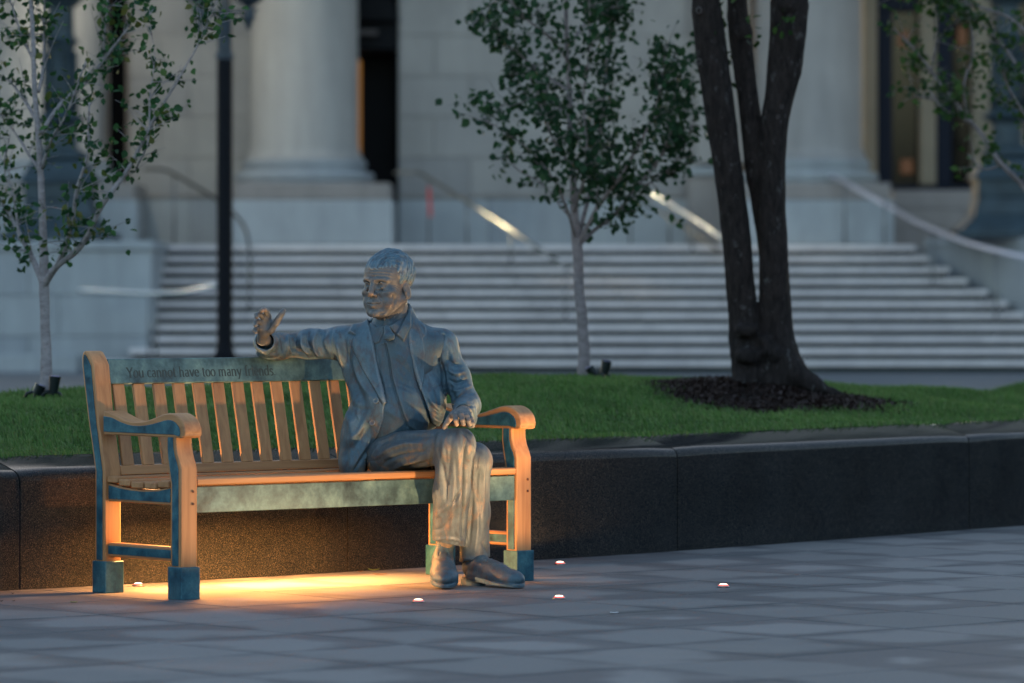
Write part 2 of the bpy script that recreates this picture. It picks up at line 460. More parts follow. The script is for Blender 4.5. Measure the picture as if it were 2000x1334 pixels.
def catmull(pts, n=12):
    pts = np.array(pts, float)
    if len(pts) < 3: return pts
    Q = np.vstack([2*pts[0]-pts[1], pts, 2*pts[-1]-pts[-2]]); o = []
    for i in range(1, len(Q)-2):
        for t in np.linspace(0, 1, n, endpoint=False):
            o.append(0.5*((2*Q[i])+(-Q[i-1]+Q[i+1])*t+(2*Q[i-1]-5*Q[i]+4*Q[i+1]-Q[i+2])*t*t+(-Q[i-1]+3*Q[i]-3*Q[i+1]+Q[i+2])*t**3))
    o.append(pts[-1]); return np.array(o)

# surface relief worked as if modelled in clay: a height map over the front of the figure, 1 cell = 1 photo pixel
class Relief:
    def __init__(s, u0=480, u1=1060, v0=470, v1=1180):
        s.u0, s.v0 = u0, v0; s.U, s.V = np.meshgrid(np.arange(u0, u1)+0.0, np.arange(v0, v1)+0.0)
        s.H = np.zeros_like(s.U)
    def dist(s, pts, closed=False, want_t=False):
        pts = np.array(pts, float); 
        if closed: pts = np.vstack([pts, pts[:1]])
        D = np.full(s.U.shape, 1e9); T = np.zeros(s.U.shape); sd_ = np.zeros(s.U.shape); L = 0
        seg = np.linalg.norm(np.diff(pts, axis=0), axis=1); tot = seg.sum()+1e-9
        for i in range(len(pts)-1):
            a, b = pts[i], pts[i+1]; ba = b-a; l2 = ba@ba+1e-9
            t = np.clip(((s.U-a[0])*ba[0]+(s.V-a[1])*ba[1])/l2, 0, 1)
            d = np.hypot(s.U-a[0]-t*ba[0], s.V-a[1]-t*ba[1]); m = d < D
            D = np.where(m, d, D); T = np.where(m, (L+t*seg[i])/tot, T)
            sd_ = np.where(m, np.sign((s.U-a[0])*ba[1]-(s.V-a[1])*ba[0]), sd_); L += seg[i]
        return (D, T, sd_) if want_t else D
    def stroke(s, pts, wd, amp, taper=True, smooth=True):
        """ridge (amp>0) or groove (amp<0) in metres, wd in pixels"""
        if smooth and len(pts) > 2: pts = catmull(pts, 6)
        D, T, _ = s.dist(pts, want_t=True)
        g = np.exp(-(D/wd)**2)
        if taper: g = g*np.clip(np.sin(np.pi*np.clip(T*0.94+0.03, 0, 1)), 0, 1)**0.6
        s.H += amp*g; return s
    def edge(s, pts, wd, amp, side=1):
        """a lapped edge: cloth on one side stands proud and fades out away from it"""
        pts = catmull(pts, 6) if len(pts) > 2 else pts
        D, T, sg = s.dist(pts, want_t=True); e = np.clip(np.sin(np.pi*np.clip(T, 0.02, 0.98)), 0, 1)**0.4
        s.H += e*amp*np.where(sg == side, np.exp(-D/wd), -0.5*np.exp(-D/2.0)); return s
    def inside(s, poly):
        poly = np.array(poly, float); m = np.zeros(s.U.shape, bool); n = len(poly)
        for i in range(n):
            (x1, y1), (x2, y2) = poly[i], poly[(i+1) % n]
            c = ((y1 > s.V) != (y2 > s.V)) & (s.U < (x2-x1)*(s.V-y1)/(y2-y1+1e-12)+x1); m ^= c
        return m
    def sdist(s, poly):
        return np.where(s.inside(poly), -1, 1)*s.dist(poly, True)
    def patch(s, poly, amp, soft=1.6):
        s.H += amp*np.clip(0.5-s.sdist(poly)/(2*soft), 0, 1); return s
    def look(s, A, u, v):
        x = np.clip(u-s.u0, 0, A.shape[1]-1.001); y = np.clip(v-s.v0, 0, A.shape[0]-1.001)
        i = x.astype(int); j = y.astype(int); fx = x-i; fy = y-j
        return A[j, i]*(1-fx)*(1-fy)+A[j, i+1]*fx*(1-fy)+A[j+1, i]*(1-fx)*fy+A[j+1, i+1]*fx*fy
    def apply(s, V, Q, gain=1.35):
        N = vnormals(V, Q); u = U0+F_PX*V[:,0]/V[:,1]; v = HV+F_PX*(CH-V[:,2])/V[:,1]
        w_ = np.clip(-N[:,1]*2.2+0.1, 0, 1)
        return V+N*(s.look(s.H, u, v)*w_*gain)[:, None]
# ------------------------------------------------------------------ the seated bronze figure
def build_statue():
    MJ = m_bronze('bronze of the jacket', 0.42, (1, 1, 0.55), 1.02); MT = m_bronze('bronze of the trousers', 0.30, (1.2, 1.2, 0.40), .98, .7, .8)
    MF = m_bronze('bronze of the skin', 0.0, (.6, .6, .6), 1.2, 1.35, .6); MH = m_bronze('bronze of the hair', 0.95, (1, 1, 1), 1.15)
    MS = m_bronze('bronze of the shirt', 0.55, (1, 1, 0.5), .80); MK = m_bronze('bronze of the shoes', 0.60, (1, 1, 1), .9)
    root = thing('statue', B0+SH*1.33+TT*0.2, 'bronze statue of a man in an open jacket seated on the bench, one arm raised', 'statue')

    def finish(vol, name, mat, rel=None, it=2, noise=(0, 10), parent=root, nst=(1, 1, 1)):
        V, Q = vol.mesh(); V = relax(V, Q, it)
        if rel is not None: V = rel.apply(V, Q)
        if noise[0]: V = V+vnormals(V, Q)*(noise[0]*smooth_noise(V, noise[1], len(name), 3, nst))[:, None]
        return link(raw_mesh(name, V, Q, None, mat, True), name, mat, parent)

    # ---------- head, in centimetre-like units about the point between the ears
    YAW = math.radians(35); HS = 0.01213; HC = P(757.5, 554, 19.02)
    ax_r = np.array([math.cos(YAW), -math.sin(YAW), 0]); ax_f = np.array([-math.sin(YAW), -math.cos(YAW), 0]); ax_z = np.array([0, 0, 1.0])
    tilt = math.radians(-3); ax_f, ax_z = ax_f*math.cos(tilt)+ax_z*math.sin(tilt), ax_z*math.cos(tilt)-ax_f*math.sin(tilt)
    HR = np.stack([ax_r, ax_f, ax_z], 1)
    h = lambda r, f, z: HC+HS*(r*ax_r+f*ax_f+z*ax_z)
    def he(r, f, z, a, b, c, ry=0): 
        R = HR
        if ry: 
            c_, s_ = math.cos(ry), math.sin(ry); R = HR@np.array([[c_, 0, s_], [0, 1, 0], [-s_, 0, c_]])
        return ell(h(r, f, z), np.array((a, b, c))*HS, R)
    def hc(a, b, r1, r2): return cone(h(*a), h(*b), r1*HS, r2*HS)
    lo = P(700, 668, 18.78); hi = P(822, 478, 19.26)
    lo = np.array([lo[0], 18.80, zpx(668, 19)]); hi = np.array([xpx(822, 19), 19.22, zpx(476, 19)])
    v = Vol(lo, hi, 0.0021); k = HS
    v.add(he(0, -1.6, 3.4, 7.5, 9.3, 7.9), 0); v.add(he(0, 3.2, 3.2, 6.5, 5.6, 5.6), 2*k)
    v.add(he(0, 2.2, -2.5, 6.5, 6.6, 7.6), 2*k); v.add(he(0, 4.2, -7.9, 4.9, 4.2, 3.4), 2.2*k)
    for s_ in (-1, 1):
        v.add(hc((s_*5.7, -0.3, -5.6), (s_*2.6, 6.6, -9.7), 1.7, 1.6), 1.8*k)
        v.add(he(s_*4.4, 5.9, -2.7, 2.3, 1.9, 1.7), 1.6*k)           # cheekbones
        v.add(he(s_*3.9, 6.1, -6.3, 2.1, 1.8, 2.2), 1.6*k)           # cheeks
        v.add(hc((s_*1.2, 8.35, 1.75), (s_*4.7, 6.9, 1.5), 0.95, 0.8), 0.9*k)   # brow
    v.add(he(0, 8.1, -10.0, 2.0, 1.5, 1.5), 1.4*k)                   # chin
    for s_ in (-1, 1):
        v.cut(he(s_*3.15, 8.9, 0.05, 2.1, 2.0, 1.35), 0.9*k)        # sockets
    for s_ in (-1, 1):
        v.add(he(s_*3.15, 6.75, -0.05, 1.35, 1.25, 1.2), 0.25*k)     # eyeballs
        v.add(hc((s_*1.9, 7.75, 0.25), (s_*3.1, 8.12, 0.80), 0.26, 0.30), 0.25*k)
        v.add(hc((s_*3.1, 8.12, 0.80), (s_*4.5, 7.1, 0.15), 0.30, 0.24), 0.25*k)  # upper lid
        v.add(hc((s_*1.95, 7.7, -0.35), (s_*3.2, 7.95, -0.95), 0.2, 0.25), 0.3*k)
        v.add(hc((s_*3.2, 7.95, -0.95), (s_*4.4, 7.1, -0.45), 0.25, 0.2), 0.3*k)  # lower lid
        v.add(hc((s_*1.7, 8.85, 2.0), (s_*4.4, 7.55, 2.15), 0.42, 0.30), 0.3*k)   # eyebrow
        v.cut(hc((s_*2.0, 8.3, -2.0), (s_*3.9, 7.1, -2.1), 0.35, 0.25), 0.7*k)    # bag under the eye
    v.add(hc((0, 8.3, 1.0), (0, 10.0, -2.6), 0.75, 1.05), 0.8*k)     # nose
    v.add(he(0, 10.25, -3.0, 1.15, 1.0, 0.95), 0.6*k)
    for s_ in (-1, 1):
        v.add(he(s_*1.25, 9.0, -3.5, 0.8, 1.05, 0.75), 0.5*k)
        v.cut(he(s_*0.62, 9.75, -4.25, 0.38, 0.55, 0.38), 0.2*k)
        v.cut(hc((s_*2.1, 8.6, -3.7), (s_*3.5, 7.6, -6.9), 0.28, 0.22), 0.7*k)    # smile line
    v.add(he(0, 7.6, -6.3, 3.1, 1.7, 2.3), 1.0*k)
    for s_ in (-1, 1):
        v.add(hc((0, 9.2, -6.05), (s_*2.3, 8.1, -6.35), 0.48, 0.22), 0.35*k)
        v.add(hc((0, 9.1, -7.35), (s_*1.9, 8.1, -6.95), 0.55, 0.25), 0.35*k)
        v.cut(hc((0, 9.75, -6.70), (s_*2.7, 8.35, -6.45), 0.22, 0.20), 0.12*k)
    v.cut(he(0, 9.5, -8.55, 1.9, 0.75, 0.42), 0.6*k)
    # neck and throat
    v.add(cone(h(0, -2.2, -5.0), P(768, 648, 19.06), 5.3*HS, 0.066), 2.4*k)
    v.add(hc((0, 3.5, -9.4), (0, -0.6, -14.0), 2.4, 3.2), 2.2*k)
    # ears
    for s_ in (-1, 1):
        v.add(he(s_*7.15, -1.5, -2.4, 0.70, 1.9, 3.1, s_*-.18), 0.5*k)
        v.cut(he(s_*8.0, -1.1, -2.3, 0.75, 1.15, 1.9, s_*-.18), 0.35*k)
        v.add(he(s_*7.6, -0.1, -3.0, 0.35, 0.5, 0.7), 0.2*k)
        v.add(he(s_*6.75, -0.9, -5.2, 0.6, 0.9, 0.8), 0.4*k)
    rel = Relief()
    for yy, amp in ((527.5, -0.0012), (534.0, -0.0013), (540, -0.0010)):
        rel.stroke([(716, yy+1), (733, yy), (752, yy+0.5), (768, yy+3)], 1.5, amp)
    rel.stroke([(733, 540), (732.5, 549)], 1.4, -0.0012)
    for dy in (0, 4, 8): rel.stroke([(764, 556+dy*0.6), (772, 557+dy), (780, 561+dy*1.5)], 1.2, -0.0012)
    rel.stroke([(768, 575), (771, 588), (768, 602)], 2.6, -0.0022); rel.stroke([(778, 592), (770, 606), (757, 615)], 3, -0.0016)
    rel.stroke([(750, 622), (764, 624), (778, 612)], 2.4, -0.0025); rel.stroke([(764, 628), (776, 622), (786, 606)], 2.4, -0.002)
    rel.stroke([(757, 636), (772, 630), (784, 618)], 2.0, -0.0015)
    rel.stroke([(712, 566), (716, 578), (713, 592)], 2.2, -.0012); rel.stroke([(755, 606), (748, 612), (738, 613)], 2.2, -.0014); rel.stroke([(742, 566), (752, 568), (760, 564)], 1.8, -.0014)
    rel.stroke([(776, 540), (782, 552), (781, 566)], 3, -.0016); rel.stroke([(725, 583), (716, 588)], 1.6, -.0012)
    V, Q = v.mesh(); V = relax(V, Q, 1); V = rel.apply(V, Q, 2.0); V = V+vnormals(V, Q)*(0.0012*smooth_noise(V, 45, 3, 3))[:, None]
    parts = [(V, Q)]

    # ---------- the right hand, raised over the back rail, and the left hand on the knee
    def hand(palm, fingers, extra, lo, hi, kf=0.004):
        v = Vol(lo, hi, 0.0017)
        for p_ in palm: v.add(p_, 0.012)
        for ch in fingers:
            for i in range(len(ch)-1):
                (a, ra), (b, rb) = ch[i], ch[i+1]; v.add(cone(a, b, ra, rb), 0.0035 if i else 0.007)
        for p_ in extra: v.cut(p_, 0.004)
        V, Q = v.mesh(); V = relax(V, Q, 1)
        return V+vnormals(V, Q)*(0.0006*smooth_noise(V, 80, 5, 2))[:, None], Q
    D = 18.88
    q = lambda u, v_, d: P(u, v_, d)
    palm = [ell(q(519, 635, D), (0.034, 0.020, 0.040), None), ell(q(515, 648, D+0.01), (0.026, 0.022, 0.026)), cone(q(513, 664, D+0.055), q(516, 646, D+0.01), 0.026, 0.024),
            ell(q(529, 641, D-0.006), (0.020, 0.018, 0.024)), cone(q(523, 617, D-0.008), q(508, 642, D-0.008), 0.014, 0.013)]
    fg = [[(q(524, 617, D-.005), .0125), (q(520, 607.5, D-.035), .0115), (q(514.5, 604.5, D-.060), .0105), (q(510.5, 607, D-.078), .0095)],
          [(q(516, 621, D-.008), .0120), (q(507, 614, D-.042), .0112), (q(501.5, 615, D-.066), .0103), (q(501, 619, D-.080), .0092)],
          [(q(511, 631, D-.008), .0115), (q(502.5, 628, D-.040), .0108), (q(498, 631, D-.060), .0098), (q(499, 635, D-.073), .0088)],
          [(q(508, 642, D-.006), .0105), (q(500.5, 641, D-.034), .0096), (q(497.5, 644.5, D-.051), .0088), (q(500, 648, D-.062), .008)],
          [(q(527, 643, D-.004), .0180), (q(538, 632, D-.022), .0150), (q(544.5, 621, D-.034), .0128), (q(550.5, 612, D-.040), .0125), (q(553.5, 606.5, D-.039), .0098)]]
    parts.append(hand(palm, fg, [ell(q(521, 634, D-.024), (0.017, 0.008, 0.022))], q(486, 690, D)*[1, 0, 1]+[0, D-.11, 0], q(562, 592, D)*[1, 0, 1]+[0, D+.10, 0]))
    D = 18.60
    palm = [ell(q(899, 808, D+.02), (0.042, 0.040, 0.020)), ell(q(905, 803, D+.06), (0.032, 0.05, 0.024)), cone(q(884, 811, D), q(915, 811, D+.01), 0.016, 0.014)]
    fg = [[(q(887, 808, D+.03), .015), (q(878.5, 817, D+.01), .0130), (q(872, 827, D+.0), .0110), (q(868, 834.5, D+.0), .0095)],
          [(q(889, 808, D), .0130), (q(889, 812, D-.032), .0118), (q(890.5, 821, D-.046), .0105), (q(892, 829, D-.040), .0095)],
          [(q(899, 807, D), .0130), (q(900.5, 810, D-.036), .0118), (q(903, 820, D-.050), .0105), (q(905, 828, D-.044), .0095)],
          [(q(908, 809, D), .0122), (q(911, 813, D-.030), .0112), (q(915, 822, D-.042), .0100), (q(917.5, 829, D-.036), .0090)],
          [(q(915, 813, D+.005), .0112), (q(920, 818, D-.018), .0100), (q(923, 826, D-.025), .0090), (q(924, 832, D-.02), .0082)]]
    parts.append(hand(palm, fg, [], q(858, 848, D)*[1, 0, 1]+[0, D-.10, 0], q(935, 788, D)*[1, 0, 1]+[0, D+.14, 0]))
    # ---------- the trunk and limbs that carry the clothes
    v = Vol(np.array([xpx(495, 19), 18.55, 0.10]), np.array([xpx(960, 19), 19.3, zpx(630, 19)]), 0.010)
    for a in (ell(P(768, 712, 19.08), (.15, .08, .17)), ell(P(772, 810, 19.05), (.13, .09, .15)), ell(P(782, 885, 19.08), (.15, .09, .06)), cone(P(768, 690, 19.08), P(768, 640, 19.06), .06, .055),
              cone(P(672, 676, 19.09), P(548, 684, 19.12), .03, .03), cone(P(548, 684, 19.12), P(515, 662, 18.93), .03, .026),
              cone(P(860, 688, 19.09), P(912, 790, 19.03), .03, .03), cone(P(912, 790, 19.03), P(905, 803, 18.68), .03, .026),
              cone(P(745, 888, 19.02), P(883, 872, 18.7), .05, .04), cone(P(888, 876, 18.7), P(872, 1060, 18.85), .04, .03),
              cone(P(830, 892, 19.1), P(925, 905, 18.84), .05, .04), cone(P(925, 908, 18.84), P(930, 1090, 18.92), .04, .03)):
        v.add(a, 0.02)
    parts.append(v.mesh())
    off = 0; VV = []; QQ = []
    for V, Q in parts: VV.append(V); QQ.append(Q+off); off += len(V)
    link(raw_mesh('body', np.vstack(VV), np.vstack(QQ), None, MF, True), 'body', MF, root)

    # ---------- hair
    v = Vol(lo, hi, 0.0023); hf = [-12, -7, -4, -2.4, -1.6, 0.2, 0.9, 1.7, 2.4, 3.4, 4.6, 6.5, 12]; hz = [-7.6, -7.2, -6.6, -4.5, 1.0, 1.0, -1.8, -1.5, 2.4, 5.4, 6.0, 5.7, 5.8]
    fn0, l0, h0 = he(0, -1.9, 3.7, 7.85, 9.55, 8.25); fn1, _, _ = he(0, 2.6, 3.9, 6.5, 5.9, 5.6)
    def hairfn(X, Y, Z):
        x, y, z = X-HC[0], Y-HC[1], Z-HC[2]
        f_ = (x*ax_f[0]+y*ax_f[1]+z*ax_f[2])/HS; z_ = (x*ax_z[0]+y*ax_z[1]+z*ax_z[2])/HS; r_ = (x*ax_r[0]+y*ax_r[1]+z*ax_r[2])/HS
        a, b = fn0(X, Y, Z), fn1(X, Y, Z); kk = 1.6*HS; hh = np.maximum(kk-np.abs(a-b), 0)/kk; d = np.minimum(a, b)-hh*hh*kk/4
        line = np.interp(f_, hf, hz)+0.30*np.sin(r_*3.1)+.2*np.sin(r_*7.7+f_*3)
        d = d+0.10*HS*np.clip(1-(z_-line)/1.6, 0, 1)
        return np.maximum(d, (line-z_)*HS*0.7)
    v.add((hairfn, l0-0.02, h0+0.02), 0)
    V, Q = v.mesh(); V = relax(V, Q, 2); N = vnormals(V, Q); L = (V-HC)/HS; r_, f_, z_ = L@ax_r, L@ax_f, L@ax_z
    top = np.clip((z_-5)/5, 0, 1)
    wv = smooth_noise(V, 9, 4, 1)*.7
    a1 = (r_*1.0+f_*0.45)*1.0+wv*1.3; a2 = (f_*0.85+z_*0.30)+wv*1.2
    A = smooth_noise(np.stack([a1*0.55, z_*0.06+f_*0.08, wv*0.0], 1), 4.2, 8, 2); Bn = smooth_noise(np.stack([a2*0.55, z_*0.10, wv*0.0], 1), 4.0, 9, 2)
    V = V+N*(0.0064*(A*top+Bn*(1-top))+0.0012)[:, None]
    link(raw_mesh('hair', V, Q, None, MH, True), 'hair', MH, root)

    # ---------- shirt with collar and tie
    TR = [(ell(P(767, 708, 19.06), (.185, .118, .185)), 0), (ell(P(770, 805, 19.02), (.150, .130, .165)), .06),
          (cone(P(690, 672, 19.07), P(848, 674, 19.07), .055, .055), .05), (ell(P(782, 880, 19.07), (.165, .130, .09)), .05)]
    v = Vol(np.array([xpx(660, 19), 18.82, zpx(870, 19)]), np.array([xpx(865, 19), 19.26, zpx(585, 19)]), 0.0034)
    for p_, k_ in TR: v.add(p_, k_)
    v.add(cone(P(764, 668, 19.05), P(771, 606, 19.05), .098, .080), 0.02)
    # collar is open to the front and stands higher behind the neck
    pf, pb = P(750, 634, 18.93), P(790, 597, 19.08); dx = pb-pf; sdv = np.array([0.80, 0.60, 0]); nrm = np.cross(sdv, dx); nrm = nrm if nrm[2] > 0 else -nrm; nrm /= np.linalg.norm(nrm)
    v.cut(((lambda X, Y, Z: -((X-pf[0])*nrm[0]+(Y-pf[1])*nrm[1]+(Z-pf[2])*nrm[2])), np.array([-1, 18.6, zpx(640, 19)]), np.array([0.2, 19.3, zpx(560, 19)])), 0.004)
    rel = Relief()
    rel.patch([(754, 668), (762, 705), (767, 740), (777, 775), (788, 810), (798, 832), (812, 842), (905, 850), (905, 600), (800, 600), (770, 660)], 0.008, 1.3)
    rel.stroke([(752, 668), (760, 705), (765, 740), (775, 776), (786, 811), (796, 833)], 1.6, -0.004, False)
    rel.patch([(717, 605), (722, 628), (737, 640), (751, 636), (748, 652), (741, 668), (733, 672), (722, 664), (712, 640)], 0.006, 1.2)
    rel.patch([(757, 638), (772, 630), (786, 618), (794, 600), (801, 606), (799, 640), (787, 668), (775, 657), (765, 645)], 0.007, 1.2)
    rel.stroke([(760, 640), (772, 654), (787, 668)], 1.3, -0.003); rel.stroke([(748, 640), (744, 655), (736, 671)], 1.3, -0.003)
    rel.stroke([(745, 672), (755, 668)], 2, .003)
    for pts, wd, am in [([(800, 650), (806, 700), (820, 760)], 5, -.004), ([(772, 715), (782, 735), (800, 745)], 4, .003), ([(765, 700), (785, 712), (803, 735)], 3, -.002),
                        ([(780, 760), (795, 770), (812, 775)], 4, .0025), ([(742, 720), (752, 745), (757, 775)], 4, .003), ([(750, 770), (765, 790), (780, 800)], 4, -.0025),
                        ([(752, 800), (770, 812), (785, 822)], 5, .003), ([(790, 790), (810, 800), (828, 812)], 4, -.003), ([(800, 815), (820, 822), (842, 826)], 4, .003),
                        ([(770, 690), (790, 700), (800, 720)], 3, .002), ([(728, 670), (738, 700), (745, 740)], 3, -.002), ([(775, 740), (790, 752), (812, 760)], 3, -.002)]:
        rel.stroke(pts, wd, am)
    finish(v, 'shirt', MS, rel, 2, (0.0016, 14), nst=(1, 1, 0.6))
    v = Vol(np.array([xpx(738, 18.9), 18.80, zpx(682, 18.9)]), np.array([xpx(788, 18.9), 19.02, zpx(628, 18.9)]), 0.0018)
    c0 = P(760, 652, 18.915)
    v.add(cone(P(756, 641, 18.93), P(760, 656, 18.912), .013, .021), 0); v.add(rbox(P(760, 658, 18.905), (.022, .010, .012), .006), .008)
    v.cut(cone(P(752, 644, 18.885), P(768, 648, 18.885), .004, .004), .004)
    finish(v, 'tie_knot', MS, None, 1, (0.0008, 50))

    # ---------- jacket
    J = Relief(); OPEN = [(716, 560), (718, 618), (724, 642), (735, 700), (744, 755), (750, 786), (748, 815), (740, 843), (726, 868), (716, 892), (711, 940), (975, 940), (975, 880),
                          (900, 852), (868, 838), (855, 834), (845, 826), (836, 800), (823, 762), (812, 726), (802, 682), (798, 640), (797, 590), (797, 560)]
    S = J.sdist(OPEN).astype(np.float32)
    v = Vol(np.array([xpx(488, 19), 18.60, 0.462]), np.array([xpx(948, 19), 19.33, zpx(588, 19)]), 0.0038)
    v.add(ell(P(767, 706, 19.08), (.215, .135, .20)), 0); v.add(ell(P(768, 800, 19.04), (.178, .150, .19)), .07)
    v.add(cone(P(672, 670, 19.09), P(864, 672, 19.09), .062, .060), .05); v.add(cone(P(765, 668, 19.09), P(772, 622, 19.10), .112, .084), .03)
    v.add(ell(P(700, 862, 19.06), (.078, .13, .14)), .06); v.add(ell(P(690, 905, 19.05), (.062, .12, .07)), .04)
    v.add(ell(P(842, 785, 19.06), (.065, .12, .12)), .05)
    # right sleeve, lying over the rail and turning towards us
    v.add(cone(P(676, 672, 19.09), P(606, 672, 19.12), .069, .060), .05); v.add(cone(P(606, 672, 19.12), P(545, 676, 19.12), .060, .052), .03)
    v.add(cone(P(545, 677, 19.11), P(518, 668, 18.96), .052, .050), .03); v.add(ell(P(528, 688, 19.06), (.062, .08, .030)), .03)
    # left sleeve
    v.add(cone(P(862, 676, 19.09), P(893, 735, 19.07), .061, .053), .04); v.add(cone(P(893, 735, 19.07), P(912, 792, 19.02), .053, .055), .03)
    v.add(cone(P(912, 792, 19.02), P(905, 804, 18.72), .054, .047), .03); v.add(ell(P(919, 816, 18.80), (.028, .09, .045)), .02)
    # cuffs are hollow
    v.cut(cone(P(514, 661, 18.87), P(518, 668, 18.95), .043, .036), .004); v.cut(cone(P(904, 807, 18.60), P(905, 806, 18.72), .036, .030), .004)
    n1 = np.array([-.10, -1, .18]); v.cut(((lambda X, Y, Z: -((X-P(518,664,18.925)[0])*n1[0]+(Y-18.925)*n1[1]+(Z-P(518,664,18.925)[2])*n1[2])/1.02), P(480, 720, 18.6)*[1,1,1]-[0.05,0,0], np.array([xpx(570, 18.9), 18.95, zpx(630, 18.9)])), .003)
    v.cut(((lambda X, Y, Z: (Y-18.685)+0*X+0*Z), np.array([xpx(850, 18.7), 18.4, zpx(860, 18.7)]), np.array([xpx(960, 18.7), 18.69, zpx(780, 18.7)])), .003)
    # the opening, cut from the front only, to the middle of the body
    def openfn(X, Y, Z):
        u = U0+F_PX*X/Y+0*Z; vv = HV+F_PX*(CH-Z)/Y+0*X
        d = J.look(S, u, vv)*0.00216
        lim = Y-(19.10+0*X); arm = (0.0+np.where((u > 872) & (vv < 852), 1.0, 0.0))
        return np.maximum(np.maximum(d, lim), np.where(arm > 0, 0.3, -1.0))
    v.cut((openfn, np.array([xpx(705, 19), 18.6, 0.46]), np.array([xpx(978, 19), 19.12, zpx(588, 19)])), .004)
    # head and neck come up through the collar
    v.cut(cone(P(768, 660, 19.04), P(757, 560, 19.0), .082, .088), .004)
    # lapels
    J.patch([(716, 600), (700, 618), (689, 636), (680, 650), (694, 657), (686, 677), (700, 704), (722, 745), (748, 790), (752, 786), (740, 735), (726, 660), (720, 630)], 0.008, 1.5)
    J.patch([(797, 590), (812, 612), (830, 640), (834, 655), (826, 662), (829, 690), (829, 730), (824, 768), (812, 726), (802, 682), (798, 640)], 0.007, 1.5)
    J.stroke([(680, 651), (694, 657)], 1.3, -.006, False); J.stroke([(688, 678), (704, 712), (726, 752), (746, 788)], 1.5, -.005, False)
    J.stroke([(830, 690), (829, 730), (824, 766)], 1.4, -.003, False); J.stroke([(800, 606), (800, 645), (804, 685), (814, 728), (826, 764), (838, 800)], 2.0, .003, False)
    J.stroke([(722, 640), (734, 700), (743, 755), (750, 786), (748, 815), (738, 846), (724, 870), (715, 895)], 2.2, .003, False)
    J.stroke([(833, 716), (866, 713)], 1.4, -.005, False); J.edge([(833, 714), (866, 711)], 5, .003, -1); J.stroke([(833, 716), (836, 750), (862, 752), (867, 714)], 1.2, -.0015, False)
    # the seam where sleeve meets body, and the gap beside the left arm
    J.stroke([(866, 655), (858, 690), (865, 725), (870, 760), (878, 800)], 3.2, -.013, False); J.stroke([(653, 634), (646, 660), (650, 690), (660, 720)], 2.6, -.004)
    R_ = random.Random(4)
    folds = [ # right front
        ([(668, 650), (676, 690), (690, 740), (712, 790)], 7, -.012), ([(660, 665), (668, 710), (682, 760), (700, 800)], 6, .009), ([(655, 700), (664, 740), (674, 780), (684, 810)], 5, -.008),
        ([(684, 700), (700, 740), (722, 772)], 5, .007), ([(668, 735), (673, 770), (678, 805)], 4, .007), ([(672, 800), (686, 830), (690, 870)], 7, .008), ([(722, 830), (706, 856), (684, 880)], 6, -.009),
        ([(715, 815), (700, 845), (682, 862)], 5, .006), ([(735, 840), (712, 876), (692, 912)], 5, .007), ([(716, 880), (704, 900), (690, 924)], 4, -.008), ([(678, 870), (676, 900), (674, 925)], 5, -.006),
        ([(690, 790), (704, 800), (725, 800)], 6, -.004), ([(700, 690), (694, 665), (684, 640)], 6, .004),
        # right sleeve
        ([(640, 640), (628, 665), (636, 694)], 4, -.007), ([(624, 641), (612, 668), (624, 700)], 4, .008), ([(606, 645), (600, 670), (618, 704)], 4, -.009), ([(590, 650), (590, 676), (606, 700)], 4, .009),
        ([(578, 648), (576, 672), (584, 692)], 4, -.010), ([(563, 650), (562, 672), (572, 694)], 3.5, .008), ([(548, 650), (552, 668), (556, 690)], 3.5, -.008), ([(545, 652), (540, 672), (536, 690)], 3.5, .005),
        ([(655, 668), (672, 700), (690, 740)], 5, .008), ([(570, 680), (590, 690), (612, 700)], 4, -.010), ([(590, 672), (610, 684), (636, 700)], 3.5, .006), ([(506, 678), (520, 690), (540, 694)], 3.5, .006),
        # left sleeve
        ([(878, 670), (884, 690), (886, 715)], 5, .006), ([(874, 700), (888, 712), (902, 712)], 3.5, -.007), ([(874, 722), (890, 730), (908, 726)], 3.5, .007), ([(876, 742), (892, 748), (914, 740)], 3.5, -.008),
        ([(878, 760), (896, 764), (920, 754)], 3.5, .007), ([(882, 776), (900, 776), (924, 768)], 3, -.007), ([(890, 788), (906, 786), (930, 780)], 3, .006), ([(896, 797), (912, 794), (932, 792)], 2.5, -.005),
        ([(880, 790), (884, 772), (880, 750)], 4, -.007), ([(922, 790), (931, 806), (930, 830)], 3, .004), ([(912, 800), (922, 812), (924, 835)], 2.5, -.005),
        # left front
        ([(836, 665), (848, 690), (850, 720)], 6, .005), ([(838, 740), (850, 760), (866, 790)], 5, -.006), ([(830, 755), (842, 785), (862, 810)], 5, .006), ([(840, 790), (858, 806), (874, 812)], 4, -.007),
        ([(842, 812), (856, 822), (876, 824)], 4, .006), ([(860, 770), (868, 790), (880, 802)], 4, .006), ([(820, 640), (840, 660), (856, 668)], 5, -.003)]
    for pts, wd, am in folds: J.stroke(pts, wd, am)
    for _ in range(60):
        u, vv = R_.uniform(650, 930), R_.uniform(640, 900); a = R_.uniform(-0.5, 0.5)+math.pi/2; L_ = R_.uniform(6, 22)
        J.stroke([(u-L_*math.cos(a), vv-L_*math.sin(a)), (u+R_.uniform(-3, 3), vv), (u+L_*math.cos(a), vv+L_*math.sin(a))], R_.uniform(2, 4), R_.uniform(-.0022, .0022))
    jk = finish(v, 'jacket', MJ, J, 2, (0.0022, 13), nst=(1, 1, 0.6))
